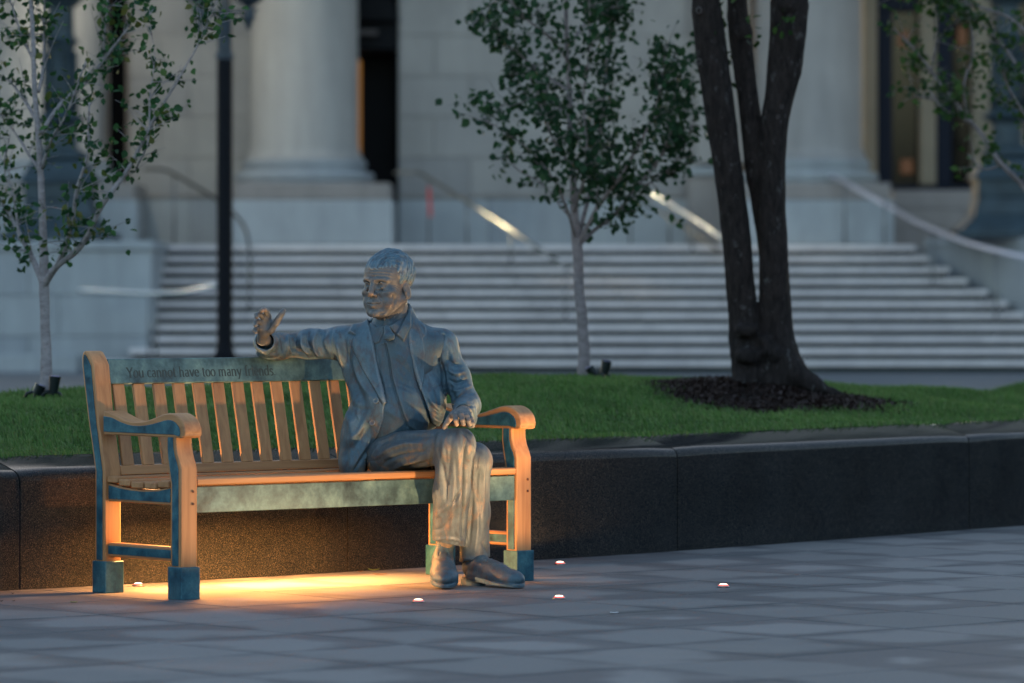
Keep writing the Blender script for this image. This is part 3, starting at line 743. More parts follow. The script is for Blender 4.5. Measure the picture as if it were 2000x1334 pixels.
    for i, (u, vv, d) in enumerate(((734.5, 783, 18.895), (727.5, 826, 18.915))):
        mb = MB(); c = P(u, vv, d)
        mb.lathe([(0.001, .0), (.0118, .0), (.013, .003), (.0118, .0065), (.0095, .0068), (.008, .005), (.001, .0045)], (0, 0, 0), 20)
        me = mb.mesh('button'); me.transform(Matrix.Translation(Vector(c)) @ Matrix.Rotation(math.radians(72), 4, 'X') @ Matrix.Rotation(math.radians(-18), 4, 'Y'))
        link(me, 'button', MJ, root, 40)

    # ---------- trousers
    T = Relief()
    v = Vol(np.array([xpx(700, 19), 18.50, 0.085]), np.array([xpx(968, 19), 19.24, zpx(824, 19)]), 0.0038)
    v.add(ell(P(785, 885, 19.05), (.165, .135, .115)), 0)
    v.add(cone(P(752, 884, 19.00), P(884, 870, 18.69), .086, .074), .04); v.add(ell(P(889, 866, 18.66), (.078, .078, .066)), .04)
    v.add(cone(P(888, 872, 18.67), P(882, 960, 18.74), .080, .074), .03); v.add(cone(P(882, 960, 18.74), P(877, 1062, 18.84), .074, .071), .03)
    v.cut(ell(P(877, 1072, 18.84), (.058, .058, .035)), .004)
    v.cut(((lambda X, Y, Z: Z-zpx(1062, 18.82)+0.22*(X-xpx(877, 18.82))+0*Y), np.array([xpx(835, 18.8), 18.4, .05]), np.array([xpx(912, 18.8), 18.925, zpx(1040, 18.8)])), .003)
    lf = Vol(np.array([xpx(700, 19), 18.50, 0.085]), np.array([xpx(968, 19), 19.24, zpx(824, 19)]), 0.0038)
    lf.add(cone(P(838, 892, 19.08), P(926, 900, 18.86), .080, .066), 0); lf.add(ell(P(929, 896, 18.83), (.060, .066, .064)), .04)
    lf.add(cone(P(927, 905, 18.84), P(926, 1000, 18.90), .066, .063), .03); lf.add(cone(P(926, 1000, 18.90), P(928, 1096, 18.93), .062, .064), .03)
    lf.cut(ell(P(928, 1102, 18.93), (.050, .050, .03)), .004)
    lf.cut(((lambda X, Y, Z: Z-zpx(1094, 18.9)-0.16*(X-xpx(926, 18.9))+0*Y), np.array([xpx(885, 18.8), 18.4, .03]), np.array([xpx(965, 18.8), 19.2, zpx(1070, 18.8)])), .003)
    m_ = lf.F < v.F+0.0; kk = .012; hh = np.maximum(kk-np.abs(lf.F-v.F), 0)/kk; v.F = np.minimum(v.F, lf.F)-hh*hh*kk*.25
    v.cut(((lambda X, Y, Z: -(Z-zpx(833, 18.95))*1.0+0*X+0*Y), np.array([-1, 18.4, zpx(835, 19)]), np.array([.3, 19.4, 1.0])), .003)
    v.cut(((lambda X, Y, Z: (Z-0.470)+0*X+0*Y), np.array([-1, 18.90, .3]), np.array([xpx(838, 18.9), 19.5, .475])), .003)
    tf = [([(745, 838), (800, 838), (850, 842)], 1.6, -.003), ([(742, 848), (800, 846), (852, 846)], 3, .003), ([(730, 880), (755, 862), (800, 855), (846, 852)], 4, -.006), ([(728, 900), (755, 880), (790, 868), (830, 866)], 4, .007),
          ([(740, 915), (765, 895), (800, 885), (835, 882)], 4, -.006), ([(760, 922), (790, 905), (828, 898)], 4, .006), ([(785, 922), (812, 908), (838, 902)], 3.5, -.005), ([(722, 905), (732, 880), (744, 866)], 4, .006),
          ([(850, 842), (846, 862), (842, 890), (840, 920)], 2.6, -.010), ([(870, 852), (862, 900), (858, 950), (852, 1000)], 5, .006), ([(882, 850), (878, 900), (872, 960), (868, 1020)], 4, -.005),
          ([(893, 846), (896, 900), (898, 960), (893, 1040)], 5, .006), ([(905, 848), (910, 880), (912, 930)], 4, -.006), ([(915, 840), (922, 868), (926, 888)], 3.5, .008), ([(900, 836), (912, 850), (924, 872)], 3, -.006),
          ([(912, 860), (908, 900), (906, 960), (904, 1050)], 2.6, -.013), ([(922, 880), (916, 920), (914, 970)], 3, .006), ([(936, 880), (932, 920), (930, 980)], 4, -.004), ([(944, 900), (944, 960), (943, 1040)], 4, .004),
          ([(924, 960), (920, 1010), (916, 1060)], 3.5, -.006), ([(934, 1000), (932, 1040), (928, 1080)], 4, .005), ([(880, 985), (890, 975), (900, 955)], 3, -.007), ([(848, 1010), (862, 1000), (880, 980)], 3.5, .005),
          ([(850, 1035), (866, 1030), (884, 1010)], 3.5, -.005), ([(846, 1055), (876, 1052), (906, 1058)], 3, .003), ([(858, 880), (868, 930), (872, 980)], 3.5, -.005), ([(886, 900), (886, 960), (880, 1040)], 3, .004),
          ([(852, 930), (856, 970), (850, 1010)], 3, -.004), ([(900, 1090), (925, 1092), (953, 1085)], 3, .003), ([(940, 1060), (948, 1070), (954, 1085)], 3, -.004)]
    for pts, wd, am in tf: T.stroke(pts, wd, am)
    for _ in range(90):
        u, vv = R_.uniform(720, 952), R_.uniform(850, 1085)
        if u < 838: a = R_.uniform(-.6, 0.0)
        else: a = math.pi/2+R_.uniform(-.1, .25)
        L_ = R_.uniform(8, 30)
        T.stroke([(u-L_*math.cos(a), vv-L_*math.sin(a)), (u+R_.uniform(-2, 2), vv), (u+L_*math.cos(a), vv+L_*math.sin(a))], R_.uniform(1.6, 3.5), R_.uniform(-.0024, .0024))
    finish(v, 'trousers', MT, T, 2, (0.0022, 12), nst=(1, 1, 0.4))

    # ---------- shoes
    def shoe(heel, toe, width, pitch_up=0.0, ankle=None, flip=1):
        heel = np.array(heel); toe = np.array(toe); a = toe-heel; L = np.linalg.norm(a); a = a/L
        sd_ = np.cross(a, [0, 0, 1.0]); sd_ /= np.linalg.norm(sd_); up = np.cross(sd_, a); R = np.stack([a, sd_, up], 1); mid = lambda x, y, z: heel+a*x*L+sd_*y+up*z
        v = Vol(np.minimum(heel, toe)-[.09, .09, .05], np.maximum(heel, toe)+[.09, .09, .17], 0.0026)
        v.add(ell(mid(.70, .004*flip, .028), (.125, width*.5, .040), R), 0); v.add(ell(mid(.86, 0.0, .026), (.058, width*.46, .031), R), .02)
        v.add(ell(mid(.20, 0, .045), (.085, width*.37, .050), R), .03); v.add(ell(mid(.45, 0, .052), (.10, width*.38, .042), R), .03)
        if ankle is not None: v.add(cone(mid(.26, 0, .07), ankle, width*.34, .038), .02)
        v.add(rbox(mid(.56, 0, .006), (L*.44, width*.44, .03), .02, R), .012)
        v.cut(((lambda X, Y, Z: (X-heel[0])*up[0]+(Y-heel[1])*up[1]+(Z-heel[2])*up[2]-.002), v.lo, np.array([9, 99, heel[2]+.08])), 0)
        # welt and sole
        for x0, rx, wy in ((.72, .122, .53), (.22, .082, .40), (.46, .09, .42)):
            e = ell(mid(x0, .003*flip, 0.0), (rx, width*wy, 1.0), R); f0 = e[0]
            v.add(((lambda X, Y, Z, f0=f0: np.maximum(f0(X, Y, Z), np.abs((X-heel[0])*up[0]+(Y-heel[1])*up[1]+(Z-heel[2])*up[2]-.001)-.0075)), mid(x0, 0, 0)-.16, mid(x0, 0, 0)+.16), .004)
        e = ell(mid(.14, 0, 0), (.066, width*.39, 1.0), R); f0 = e[0]
        v.add(((lambda X, Y, Z: np.maximum(f0(X, Y, Z), np.abs((X-heel[0])*up[0]+(Y-heel[1])*up[1]+(Z-heel[2])*up[2]+.014)-.014)), mid(.14, 0, 0)-.12, mid(.14, 0, 0)+.12), .002)
        v.cut(ell(mid(.87, 0, .075), (.012, .03, .004), R), .006)
        # tongue, lacing and toe-cap seams
        for i in range(4):
            v.add(cone(mid(.40+.07*i, -.022+.003*i, .090-.007*i), mid(.43+.07*i, .022-.003*i, .088-.007*i), .0048, .0048), .002)
        for s_ in (-1, 1): v.cut(cone(mid(.36, s_*.016, .098), mid(.62, s_*.024, .066), .0022, .0022), .003)
        v.cut(cone(mid(.72, -.035, .050), mid(.74, 0, .064), .002, .002), .003); v.cut(cone(mid(.74, 0, .064), mid(.72, .035, .050), .002, .002), .003)
        finish(v, 'shoe', MK, None, 1, (0.0012, 22))
    shoe(np.array([*P(911, 1100, 18.95)[:2], .029]), np.array([*P(1012, 1100, 18.70)[:2], .012]), .105, ankle=P(928, 1085, 18.93))
    shoe(P(862, 1112, 18.94), P(871, 1142, 18.66), .112, ankle=P(873, 1050, 18.88))
    world_children(root)
    return root
# ------------------------------------------------------------------ the bench (built in its own frame: x along, y to the back, z up)
def build_bench():
    root = thing('park_bench', B0, 'wooden park bench with blue-green bronze inlays and an engraved bronze back rail', 'bench', rz=TH)
    WX = m_wood('teak, grain along the bench', grain=(0.05, 1, 1)); WZ = m_wood('teak, grain upright', grain=(1, 1, 0.05)); WY = m_wood('teak, grain across the bench', grain=(1, 0.07, 1))
    BL = m_verdigris('blue patina inlay', (0.012, 0.045, 0.07), (0.022, 0.105, 0.15), (0.06, 0.19, 0.23), 14)
    GR = m_verdigris('green patina bronze', (0.025, 0.045, 0.052), (0.070, 0.140, 0.150), (0.15, 0.27, 0.26), 7.5)
    PEG = m_simple('dark wooden peg', (0.12, 0.05, 0.03), 0.6)
    YZ = lambda a, b, e: (e, a, b)      # outline in (y,z), extruded along x
    def smooth_poly(p, n=5): return [tuple(q) for q in catmull(p, n)]
    LEN = 1.770
    tf = lambda z: np.interp(z, [0, .50, .60, .73, .84, .94, 1.0], [.495, .495, .516, .546, .563, .578, .590])  # front face of the rear post
    rear = [(tf(z), z) for z in (.12, .50, .56, .62, .70, .78, .86, .937)]
    rear += [(.600, .968), (.622, .990), (.640, .996), (.652, .990), (.660, .97)]
    rear += [(tf(z)+w_, z) for z, w_ in ((.937, .082), (.86, .080), (.78, .076), (.70, .074), (.60, .072), (.50, .070), (.12, .070))]
    front_f = [(-.0355, .12), (-.0355, .528), (-.024, .556), (-.008, .585), (0.0, .612), (.001, .640), (-.002, .668)]
    front_b = [(.066, .668), (.066, .640), (.066, .60), (.060, .56), (.045, .50), (.0355, .46), (.0355, .12)]
    front = front_f+front_b
    # arm: traced along its top, wood band over a bronze web
    top = [(.500, .7545), (.464, .750), (.430, .741), (.385, .728), (.345, .718), (.295, .7135), (.240, .7145), (.190, .7215), (.130, .7365), (.065, .7515), (.020, .7525), (-.020, .7400), (-.052, .7140), (-.064, .682), (-.060, .662)]
    top = [(t, z-.004) for t, z in catmull(top, 4)]
    und = [(.497, .7320), (.440, .7265), (.385, .7120), (.320, .7000), (.250, .6975), (.180, .7035), (.110, .7155), (.050, .7260), (.010, .7220), (-.022, .7040), (-.034, .684), (-.034, .668), (-.028, .662)]
    und = [(t, z-.004) for t, z in catmull(und, 4)]
    arm_poly = top+[(-.052, .652), (-.030, .650), (.0, .652)]+[(.02, .652), (.50, .652)]
    web = und+[(.005, .664), (.04, .664), (.4955, .664)]
    def strip(poly, inset):  # shrink an outline towards its own middle line
        pts = np.array(poly); n = len(pts); out = []
        area = 0.5*sum(pts[i][0]*pts[(i+1) % n][1]-pts[(i+1) % n][0]*pts[i][1] for i in range(n)); sg = 1 if area > 0 else -1
        for i in range(n):
            a, b, c = pts[i-1], pts[i], pts[(i+1) % n]
            e1 = (b-a)/(np.linalg.norm(b-a)+1e-9); e2 = (c-b)/(np.linalg.norm(c-b)+1e-9)
            n1 = np.array([-e1[1], e1[0]])*sg; n2 = np.array([-e2[1], e2[0]])*sg; m = n1+n2; m /= np.linalg.norm(m)+1e-9
            out.append(tuple(b+m*inset/max(0.4, m@n1)))
        return out
    for end, (x0, x1) in enumerate(((-.041, .041), (LEN-.041, LEN+.041))):
        # rear leg and front leg are single curved posts
        rl = MB().extrude(rear, x0, x1, YZ).build('rear_leg', WZ, root, 35, .006)
        ri = strip(rear, .0155)
        ri = [(a, max(b, .1335)) for a, b in ri]
        fl = MB().extrude(front, x0, x1, YZ).build('front_leg', WZ, root, 35, .005)
        fi = strip(front, .0150); fi = [(a, min(max(b, .1335), .664)) for a, b in fi]
        for (xa, xb) in ((x0-.0035, x0+.002), (x1-.002, x1+.0035)):
            MB().extrude(ri, xa, xb, YZ).build('inlay', BL, rl, 35, .0015, 1)
            MB().extrude(fi, xa, xb, YZ).build('inlay', BL, fl, 35, .0015, 1)
        ax0, ax1 = x0-.004, x1+.004
        arm = MB().extrude(arm_poly, ax0+.002, ax1-.002, YZ).build('armrest', WY, root, 35, .008)
        for (xa, xb) in ((ax0-.0025, ax0+.003), (ax1-.003, ax1+.0025)):
            MB().extrude(web, xa, xb, YZ).build('inlay', BL, arm, 35, .0015, 1)
        for yy in (0.0, .530):
            MB().box((x0-.006, yy-.0475, 0), (x1+.006, yy+.0475, .131), .003).build('foot_block', BL, root)
        # side rail, dished like the seat, and low stretcher, both with bronze faces
        srp = [(.05, .378), (.497, .378), (.497, .452), (.42, .442), (.33, .434), (.24, .432), (.14, .438), (.05, .452)]
        sr = MB().extrude(srp, x0+.018, x1-.018, YZ).build('side_rail', WY, root, 35, .003)
        st = MB().box((x0+.016, .034, .150), (x1-.016, .497, .208), .006).build('stretcher', WY, root)
        for (xa, xb) in ((x0+.0145, x0+.021), (x1-.021, x1-.0145)):
            MB().extrude([(.058, .388), (.490, .388), (.490, .444), (.42, .434), (.33, .427), (.24, .425), (.14, .431), (.058, .445)], xa, xb, YZ).build('inlay', BL, sr, 35, .001, 1)
            MB().box((xa-.0015, .042, .162), (xb+.001 if xb < (x0+x1)/2 else xb+.0015, .490, .196), .001).build('inlay', BL, st)
        mb = MB()
        for z in (.405, .355):
            mb = MB(); pl = MB(); v = pl.lathe([(.001, 0), (.0055, 0), (.0055, .003), (.001, .003)], (0, 0, 0), 10).mesh('peg')
            v.transform(Matrix.Translation(((x0+x1)/2+.018, -.0372, z+.03)) @ Matrix.Rotation(math.radians(90), 4, 'X'))
            link(v, 'peg', PEG, fl, 40)
    xi0, xi1 = .041, LEN-.041
    MB().box((xi0, -.022, .347), (xi1, .006, .452), .002).build('front_rail', GR, root)
    MB().box((xi0, .497, .385), (xi1, .523, .470), .003).build('rear_rail', WX, root)
    # seat boards, dished
    for y0, y1, zt, lf in ((-.034, .050, .486, xi0), (.062, .140, .474, -.034), (.152, .232, .4665, -.034), (.244, .324, .4655, -.034), (.336, .412, .4715, -.034), (.424, .4935, .482, -.034)):
        xa, xb = (xi0, xi1) if y0 < 0 else (-.032, LEN+.032)
        MB().box((xa, y0, zt-.028), (xb, y1, zt), .005).build('seat_board', WX, root)
    # back: bottom rail, slats, bronze top rail
    bl = [(.494, .490), (.520, .490), (.530, .535), (.504, .535)]
    MB().extrude([(.494, .484), (.526, .484), (.5325, .522), (.5005, .522)], xi0, xi1, YZ).build('back_bottom_rail', WX, root, 35, .003)
    for i in range(16):
        s0 = .0575+i*.1025
        if s0+.055 > xi1-.01: continue
        sp = [(.504, .5224), (.518, .5224), (.5915, .8575), (.5775, .8575)]
        MB().extrude(sp, s0, s0+.0575, YZ).build('back_slat', WZ, root, 35, .0025)
    tr = MB().extrude([(.5690, .858), (.6010, .853), (.6235, .957), (.5920, .962)], xi0, xi1, YZ).build('top_rail', GR, root, 35, .004)
    # engraved line of lettering: broad-nib strokes with serifs, cut as dark ribbons
    INK = m_simple('dark filled engraving', (0.036, 0.060, 0.064), 0.7)
    def arc(cx, cy, rx, ry, a0, a1, n=9): return [(cx+rx*math.cos(math.radians(a)), cy+ry*math.sin(math.radians(a))) for a in np.linspace(a0, a1, n)]
    sf = lambda x, y, w_=.16: [(x-w_, y), (x+w_, y)]
    G = {'Y': (1.25, [[(.12, 1.45), (.62, .72)], [(1.12, 1.45), (.62, .72)], [(.62, .72), (.62, 0)], sf(.12, 1.45, .17), sf(1.12, 1.45, .14), sf(.62, 0, .22)]),
         'o': (1.0, [arc(.5, .5, .38, .5, 0, 360, 17)]),
         'u': (1.08, [[(.2, 1), (.2, .35)]+arc(.48, .33, .28, .33, 180, 340, 7), [(.82, 1), (.82, .02), (.98, .02)], [(.05, 1), (.2, 1)], [(.67, 1), (.82, 1)]]),
         'c': (.86, [arc(.48, .5, .36, .5, 48, 312, 13)]),
         'a': (.92, [[(.2, .82)]+arc(.44, .70, .24, .30, 140, 0, 7)+[(.68, .05), (.84, .03)], arc(.42, .27, .26, .27, 60, 330, 12)]),
         'n': (1.08, [[(.2, 1), (.2, 0)], [(.2, .72)]+arc(.50, .66, .30, .34, 150, 0, 7)+[(.80, 0)], [(.05, 1), (.2, 1)], sf(.2, 0), sf(.8, 0)]),
         't': (.66, [[(.30, 1.28), (.30, .28)]+arc(.46, .22, .16, .22, 180, 310, 6), [(.06, 1.0), (.58, 1.0)]]),
         'h': (1.08, [[(.2, 1.55), (.2, 0)], [(.2, .72)]+arc(.50, .66, .30, .34, 150, 0, 7)+[(.80, 0)], [(.05, 1.55), (.2, 1.55)], sf(.2, 0), sf(.8, 0)]),
         'v': (1.0, [[(.12, 1), (.5, 0)], [(.88, 1), (.5, 0)], sf(.12, 1, .13), sf(.88, 1, .11)]),
         'e': (.9, [[(.12, .56), (.80, .56)]+arc(.46, .5, .35, .5, 10, 315, 14)]),
         'm': (1.62, [[(.2, 1), (.2, 0)], [(.2, .74)]+arc(.48, .66, .27, .34, 150, 0, 7)+[(.75, 0)], [(.75, .74)]+arc(1.03, .66, .28, .34, 150, 0, 7)+[(1.31, 0)], [(.05, 1), (.2, 1)], sf(.2, 0), sf(.75, 0), sf(1.31, 0)]),
         'y': (1.0, [[(.12, 1), (.5, .02)], [(.88, 1), (.42, -.20), (.30, -.42), (.14, -.44)], sf(.12, 1, .13), sf(.88, 1, .11)]),
         'f': (.66, [[(.30, 0), (.30, 1.22)]+arc(.50, 1.26, .20, .28, 180, 40, 6), [(.06, 1), (.56, 1)], sf(.3, 0)]),
         'r': (.76, [[(.2, 1), (.2, 0)], [(.2, .70)]+arc(.48, .66, .26, .34, 150, 50, 5), [(.05, 1), (.2, 1)], sf(.2, 0)]),
         'i': (.5, [[(.25, 1), (.25, 0)], [(.25, 1.36), (.25, 1.48)], [(.1, 1), (.25, 1)], sf(.25, 0)]),
         'd': (1.06, [[(.80, 1.55), (.80, .02), (.96, .02)], arc(.45, .5, .35, .5, 20, 340, 14), [(.65, 1.55), (.80, 1.55)]]),
         's': (.78, [[(.62, .82)]+arc(.38, .76, .24, .24, 40, 250, 9)+arc(.38, .25, .27, .26, 70, -140, 9)]), '.': (.45, [[(.2, 0), (.2, .1)]]), ' ': (.55, [])}
    A = np.array([.5690, .858]); Bv = np.array([.5920, .962]); up = (Bv-A)/np.linalg.norm(Bv-A); nn = np.array([-up[1], up[0]])
    if nn[0] > 0: nn = -nn
    xh = .0285; cx = 0; txt = 'You cannot have too many friends.'
    S0 = .128; wtot = sum(G[c][0] for c in txt); xs = (0.902-S0)/wtot; base = .026
    mb = MB()
    for ch in txt:
        wd, strokes = G[ch]
        for k_, st_ in enumerate(strokes):
            pts = np.array([(S0+(cx+x)*xs, base+y*xh) for x, y in st_]); 
            d = np.gradient(pts, axis=0); d /= np.linalg.norm(d, axis=1)[:, None]+1e-9; n_ = np.stack([-d[:, 1], d[:, 0]], 1)
            wv = .0012+.0020*np.abs(d[:, 1])
            L_, R_ = pts+n_*wv[:, None], pts-n_*wv[:, None]; m = len(pts); o_ = .0009+.00006*(k_+1)
            to = lambda p, e: (p[0], A[0]+up[0]*p[1]+nn[0]*e, A[1]+up[1]*p[1]+nn[1]*e)
            v = [to(p, o_) for p in L_]+[to(p, o_) for p in R_]+[to(p, -.002) for p in L_]+[to(p, -.002) for p in R_]
            f = [(i, i+1, m+i+1, m+i) for i in range(m-1)]+[(i, 2*m+i, 2*m+i+1, i+1) for i in range(m-1)]+[(m+i, m+i+1, 3*m+i+1, 3*m+i) for i in range(m-1)]
            mb.add(v, f)
        cx += wd
    mb.build('engraved_lettering', INK, tr)
    # a lamp strip fixed under the seat and its light
    HOUS = m_metal('brushed lamp housing', (0.35, 0.33, 0.30), 0.35); GL = m_emit('warm lamp lens', (1.0, 0.50, 0.16), .8)
    lt = MB().box((.10, .445, .418), (1.62, .485, .432), .003).build('light_strip', HOUS, root)
    MB().box((.12, .452, .4150), (1.60, .478, .4182)).build('lens', GL, lt)
    al = bpy.data.lights.new('bench_strip_lamp', 'AREA'); al.shape = 'RECTANGLE'; al.size = 1.15; al.size_y = .05; al.energy = STRIP_W; al.color = (1.0, 0.41, 0.105)
    ao = bpy.data.objects.new('bench_strip_lamp', al); COL.objects.link(ao); ao.parent = root; ao.location = (.78, .465, .410); ao.rotation_euler = (math.radians(17), 0, 0)
    return root
STRIP_W = 38
# ------------------------------------------------------------------ ground, paving, granite wall, lawn
def build_ground():
    g = MB().add([(-260, -240, -.030), (260, -240, -.030), (260, 260, -.030), (-260, 260, -.030)], [(0, 1, 2, 3)]).build('ground', m_joint())
    tag(g, kind='structure')
    far = MB().add([(-60, 29.0, -.004), (60, 29.0, -.004), (60, 66.6, -.004), (-60, 66.6, -.004)], [(0, 1, 2, 3)]).build('plaza', m_ground())
    tag(far, kind='structure')
    pv = tag(empty('pavement', (0, 0, 0)), kind='structure')
    M = m_paving(); PT = 0.62; s0, t0 = 10.525, 13.545
    me = MB().box((-.3060, -.3060, -.028), (.3060, .3060, 0), .0025).mesh('paving_slab'); me.materials.append(M)
    cells = []
    for i in range(-26, 22):
        for j in range(-14, 26):
            s, t = s0+PT*(i+.5), t0+PT*(j+.5); x = CS*s-SN*t; y = SN*s+CS*t
            if y < 12.2 or y > 25: continue
            if t > wall_t(x, y)+.35: continue
            if abs(x) > y*0.1143+1.0: continue
            cells.append((x, y, i, j))
    global SLAB_CELLS; SLAB_CELLS = cells
    for x, y, i, j in cells:
        o = bpy.data.objects.new('paving_slab', me); COL.objects.link(o); o.parent = pv
        o.location = (x, y, RNG.normal(0, .0006)); o.rotation_euler = (RNG.normal(0, .0008), RNG.normal(0, .0008), TH+(RNG.integers(0, 4))*math.pi/2)
    # plain paving beyond the slabs that can be told apart
    print('slabs', len(cells))
WP = catmull([(-4.4, 16.6, 0), (-3.2, 17.60, 0), (-2.118, 18.53, 0), (-.724, 19.79, 0), (.142, 20.68, 0), (.79, 21.34, 0), (2.379, 23.26, 0), (2.698, 23.66, 0), (4.2, 25.65, 0), (5.6, 27.7, 0)], 20)[:, :2]
WN = np.gradient(WP, axis=0); WN /= np.linalg.norm(WN, axis=1)[:, None]; WN = np.stack([-WN[:, 1], WN[:, 0]], 1)
WS = np.concatenate([[0], np.cumsum(np.linalg.norm(np.diff(WP, axis=0), axis=1))])
def wall_t(x, y):
    d = np.hypot(WP[:, 0]-x, WP[:, 1]-y); i = d.argmin()
    return -SN*WP[i, 0]+CS*WP[i, 1]
def wall_at(s):
    p = np.array([np.interp(s, WS, WP[:, 0]), np.interp(s, WS, WP[:, 1])]); n = np.array([np.interp(s, WS, WN[:, 0]), np.interp(s, WS, WN[:, 1])]); return p, n/np.linalg.norm(n)
def build_wall():
    root = thing('granite_wall', (*WP[60], 0), 'low polished black granite retaining wall with a rounded top behind the bench', 'wall')
    M = m_granite()
    prof = [(0.0, -.02), (0, .452), (.003, .466), (.010, .480), (.021, .490), (.036, .498), (.060, .506), (.10, .518), (.140, .529), (.18, .540), (.210, .548), (.26, .53), (.26, -.02)]
    def s_at_u(u): 
        uu = U0+F_PX*WP[:, 0]/WP[:, 1]; return float(np.interp(u, uu, WS))
    js = [s_at_u(40), s_at_u(680), s_at_u(1325), s_at_u(1895)]; L = 2.15
    js = [WS[0]+.02, js[0]]+js[1:]+[js[-1]+2.3, WS[-1]-.02]
    for a, b in zip(js[:-1], js[1:]):
        ss = np.linspace(a+.004, b-.004, 13); ss[0] = a+.004; rows = []; n = len(prof)
        v = []
        for s in ss:
            p, nn = wall_at(s)
            e = 0.006*max(0, 1-min(s-a-.004, b-.004-s)/.006)
            for t, z in prof:
                v.append((p[0]+nn[0]*(t+e), p[1]+nn[1]*(t+e), z-(e if z > .43 else 0)))
        m = len(ss); f = [(i*n+j, i*n+j+1, (i+1)*n+j+1, (i+1)*n+j) for i in range(m-1) for j in range(n-1)]
        f += [tuple(range(n)), tuple(range((m-1)*n+n-1, (m-1)*n-1, -1))]
        MB().add(v, f).build('granite_block', M, root, 40)
    # dark jointing behind the gaps
    v = []; ss = np.linspace(js[0]+.03, js[-1]-.03, 60)
    for s in ss:
        p, nn = wall_at(s)
        for t, z in ((.012, -.01), (.012, .42), (.06, .49), (.13, .515), (.24, .51), (.24, -.01)): v.append((p[0]+nn[0]*t, p[1]+nn[1]*t, z))
    f = [(i*6+j, i*6+j+1, (i+1)*6+j+1, (i+1)*6+j) for i in range(59) for j in range(5)]
    MB().add(v, f).build('joint', m_joint(), root)
    world_children(root)
def crest(s): 
    uu = U0+F_PX*WP[:, 0]/WP[:, 1]; sp = [float(np.interp(u, uu, WS)) for u in (0, 740, 1240, 1740, 2000, 2240, 2590, 2760)]
    return np.interp(s, sp, [.655, .670, .690, .715, .715, .685, .570, .55])
def lawn_z(s, t):
    c = crest(s); a = np.clip((t-.2)/2.6, 0, 1); a = a*a*(3-2*a); b = np.clip((t-3.6)/2.4, 0, 1); b = b*b*(3-2*b)
    return .528+(c-.528)*a-b*.55+.010*np.sin(s*2.3+t*1.7)+.008*np.sin(s*5.1-t*3.3)
def lawn_pos(x, y):
    """world to (s,t) of the lawn"""
    x = np.atleast_1d(x); y = np.atleast_1d(y); D = (WP[:, 0][None]-x[:, None])**2+(WP[:, 1][None]-y[:, None])**2; i = D.argmin(1)
    t = (x-WP[i, 0])*WN[i, 0]+(y-WP[i, 1])*WN[i, 1]; return WS[i], t
def ground_at(x, y):
    s, t = lawn_pos(x, y); return float(lawn_z(s, t)[0])
BIG = P(1500, 735, 24.7)
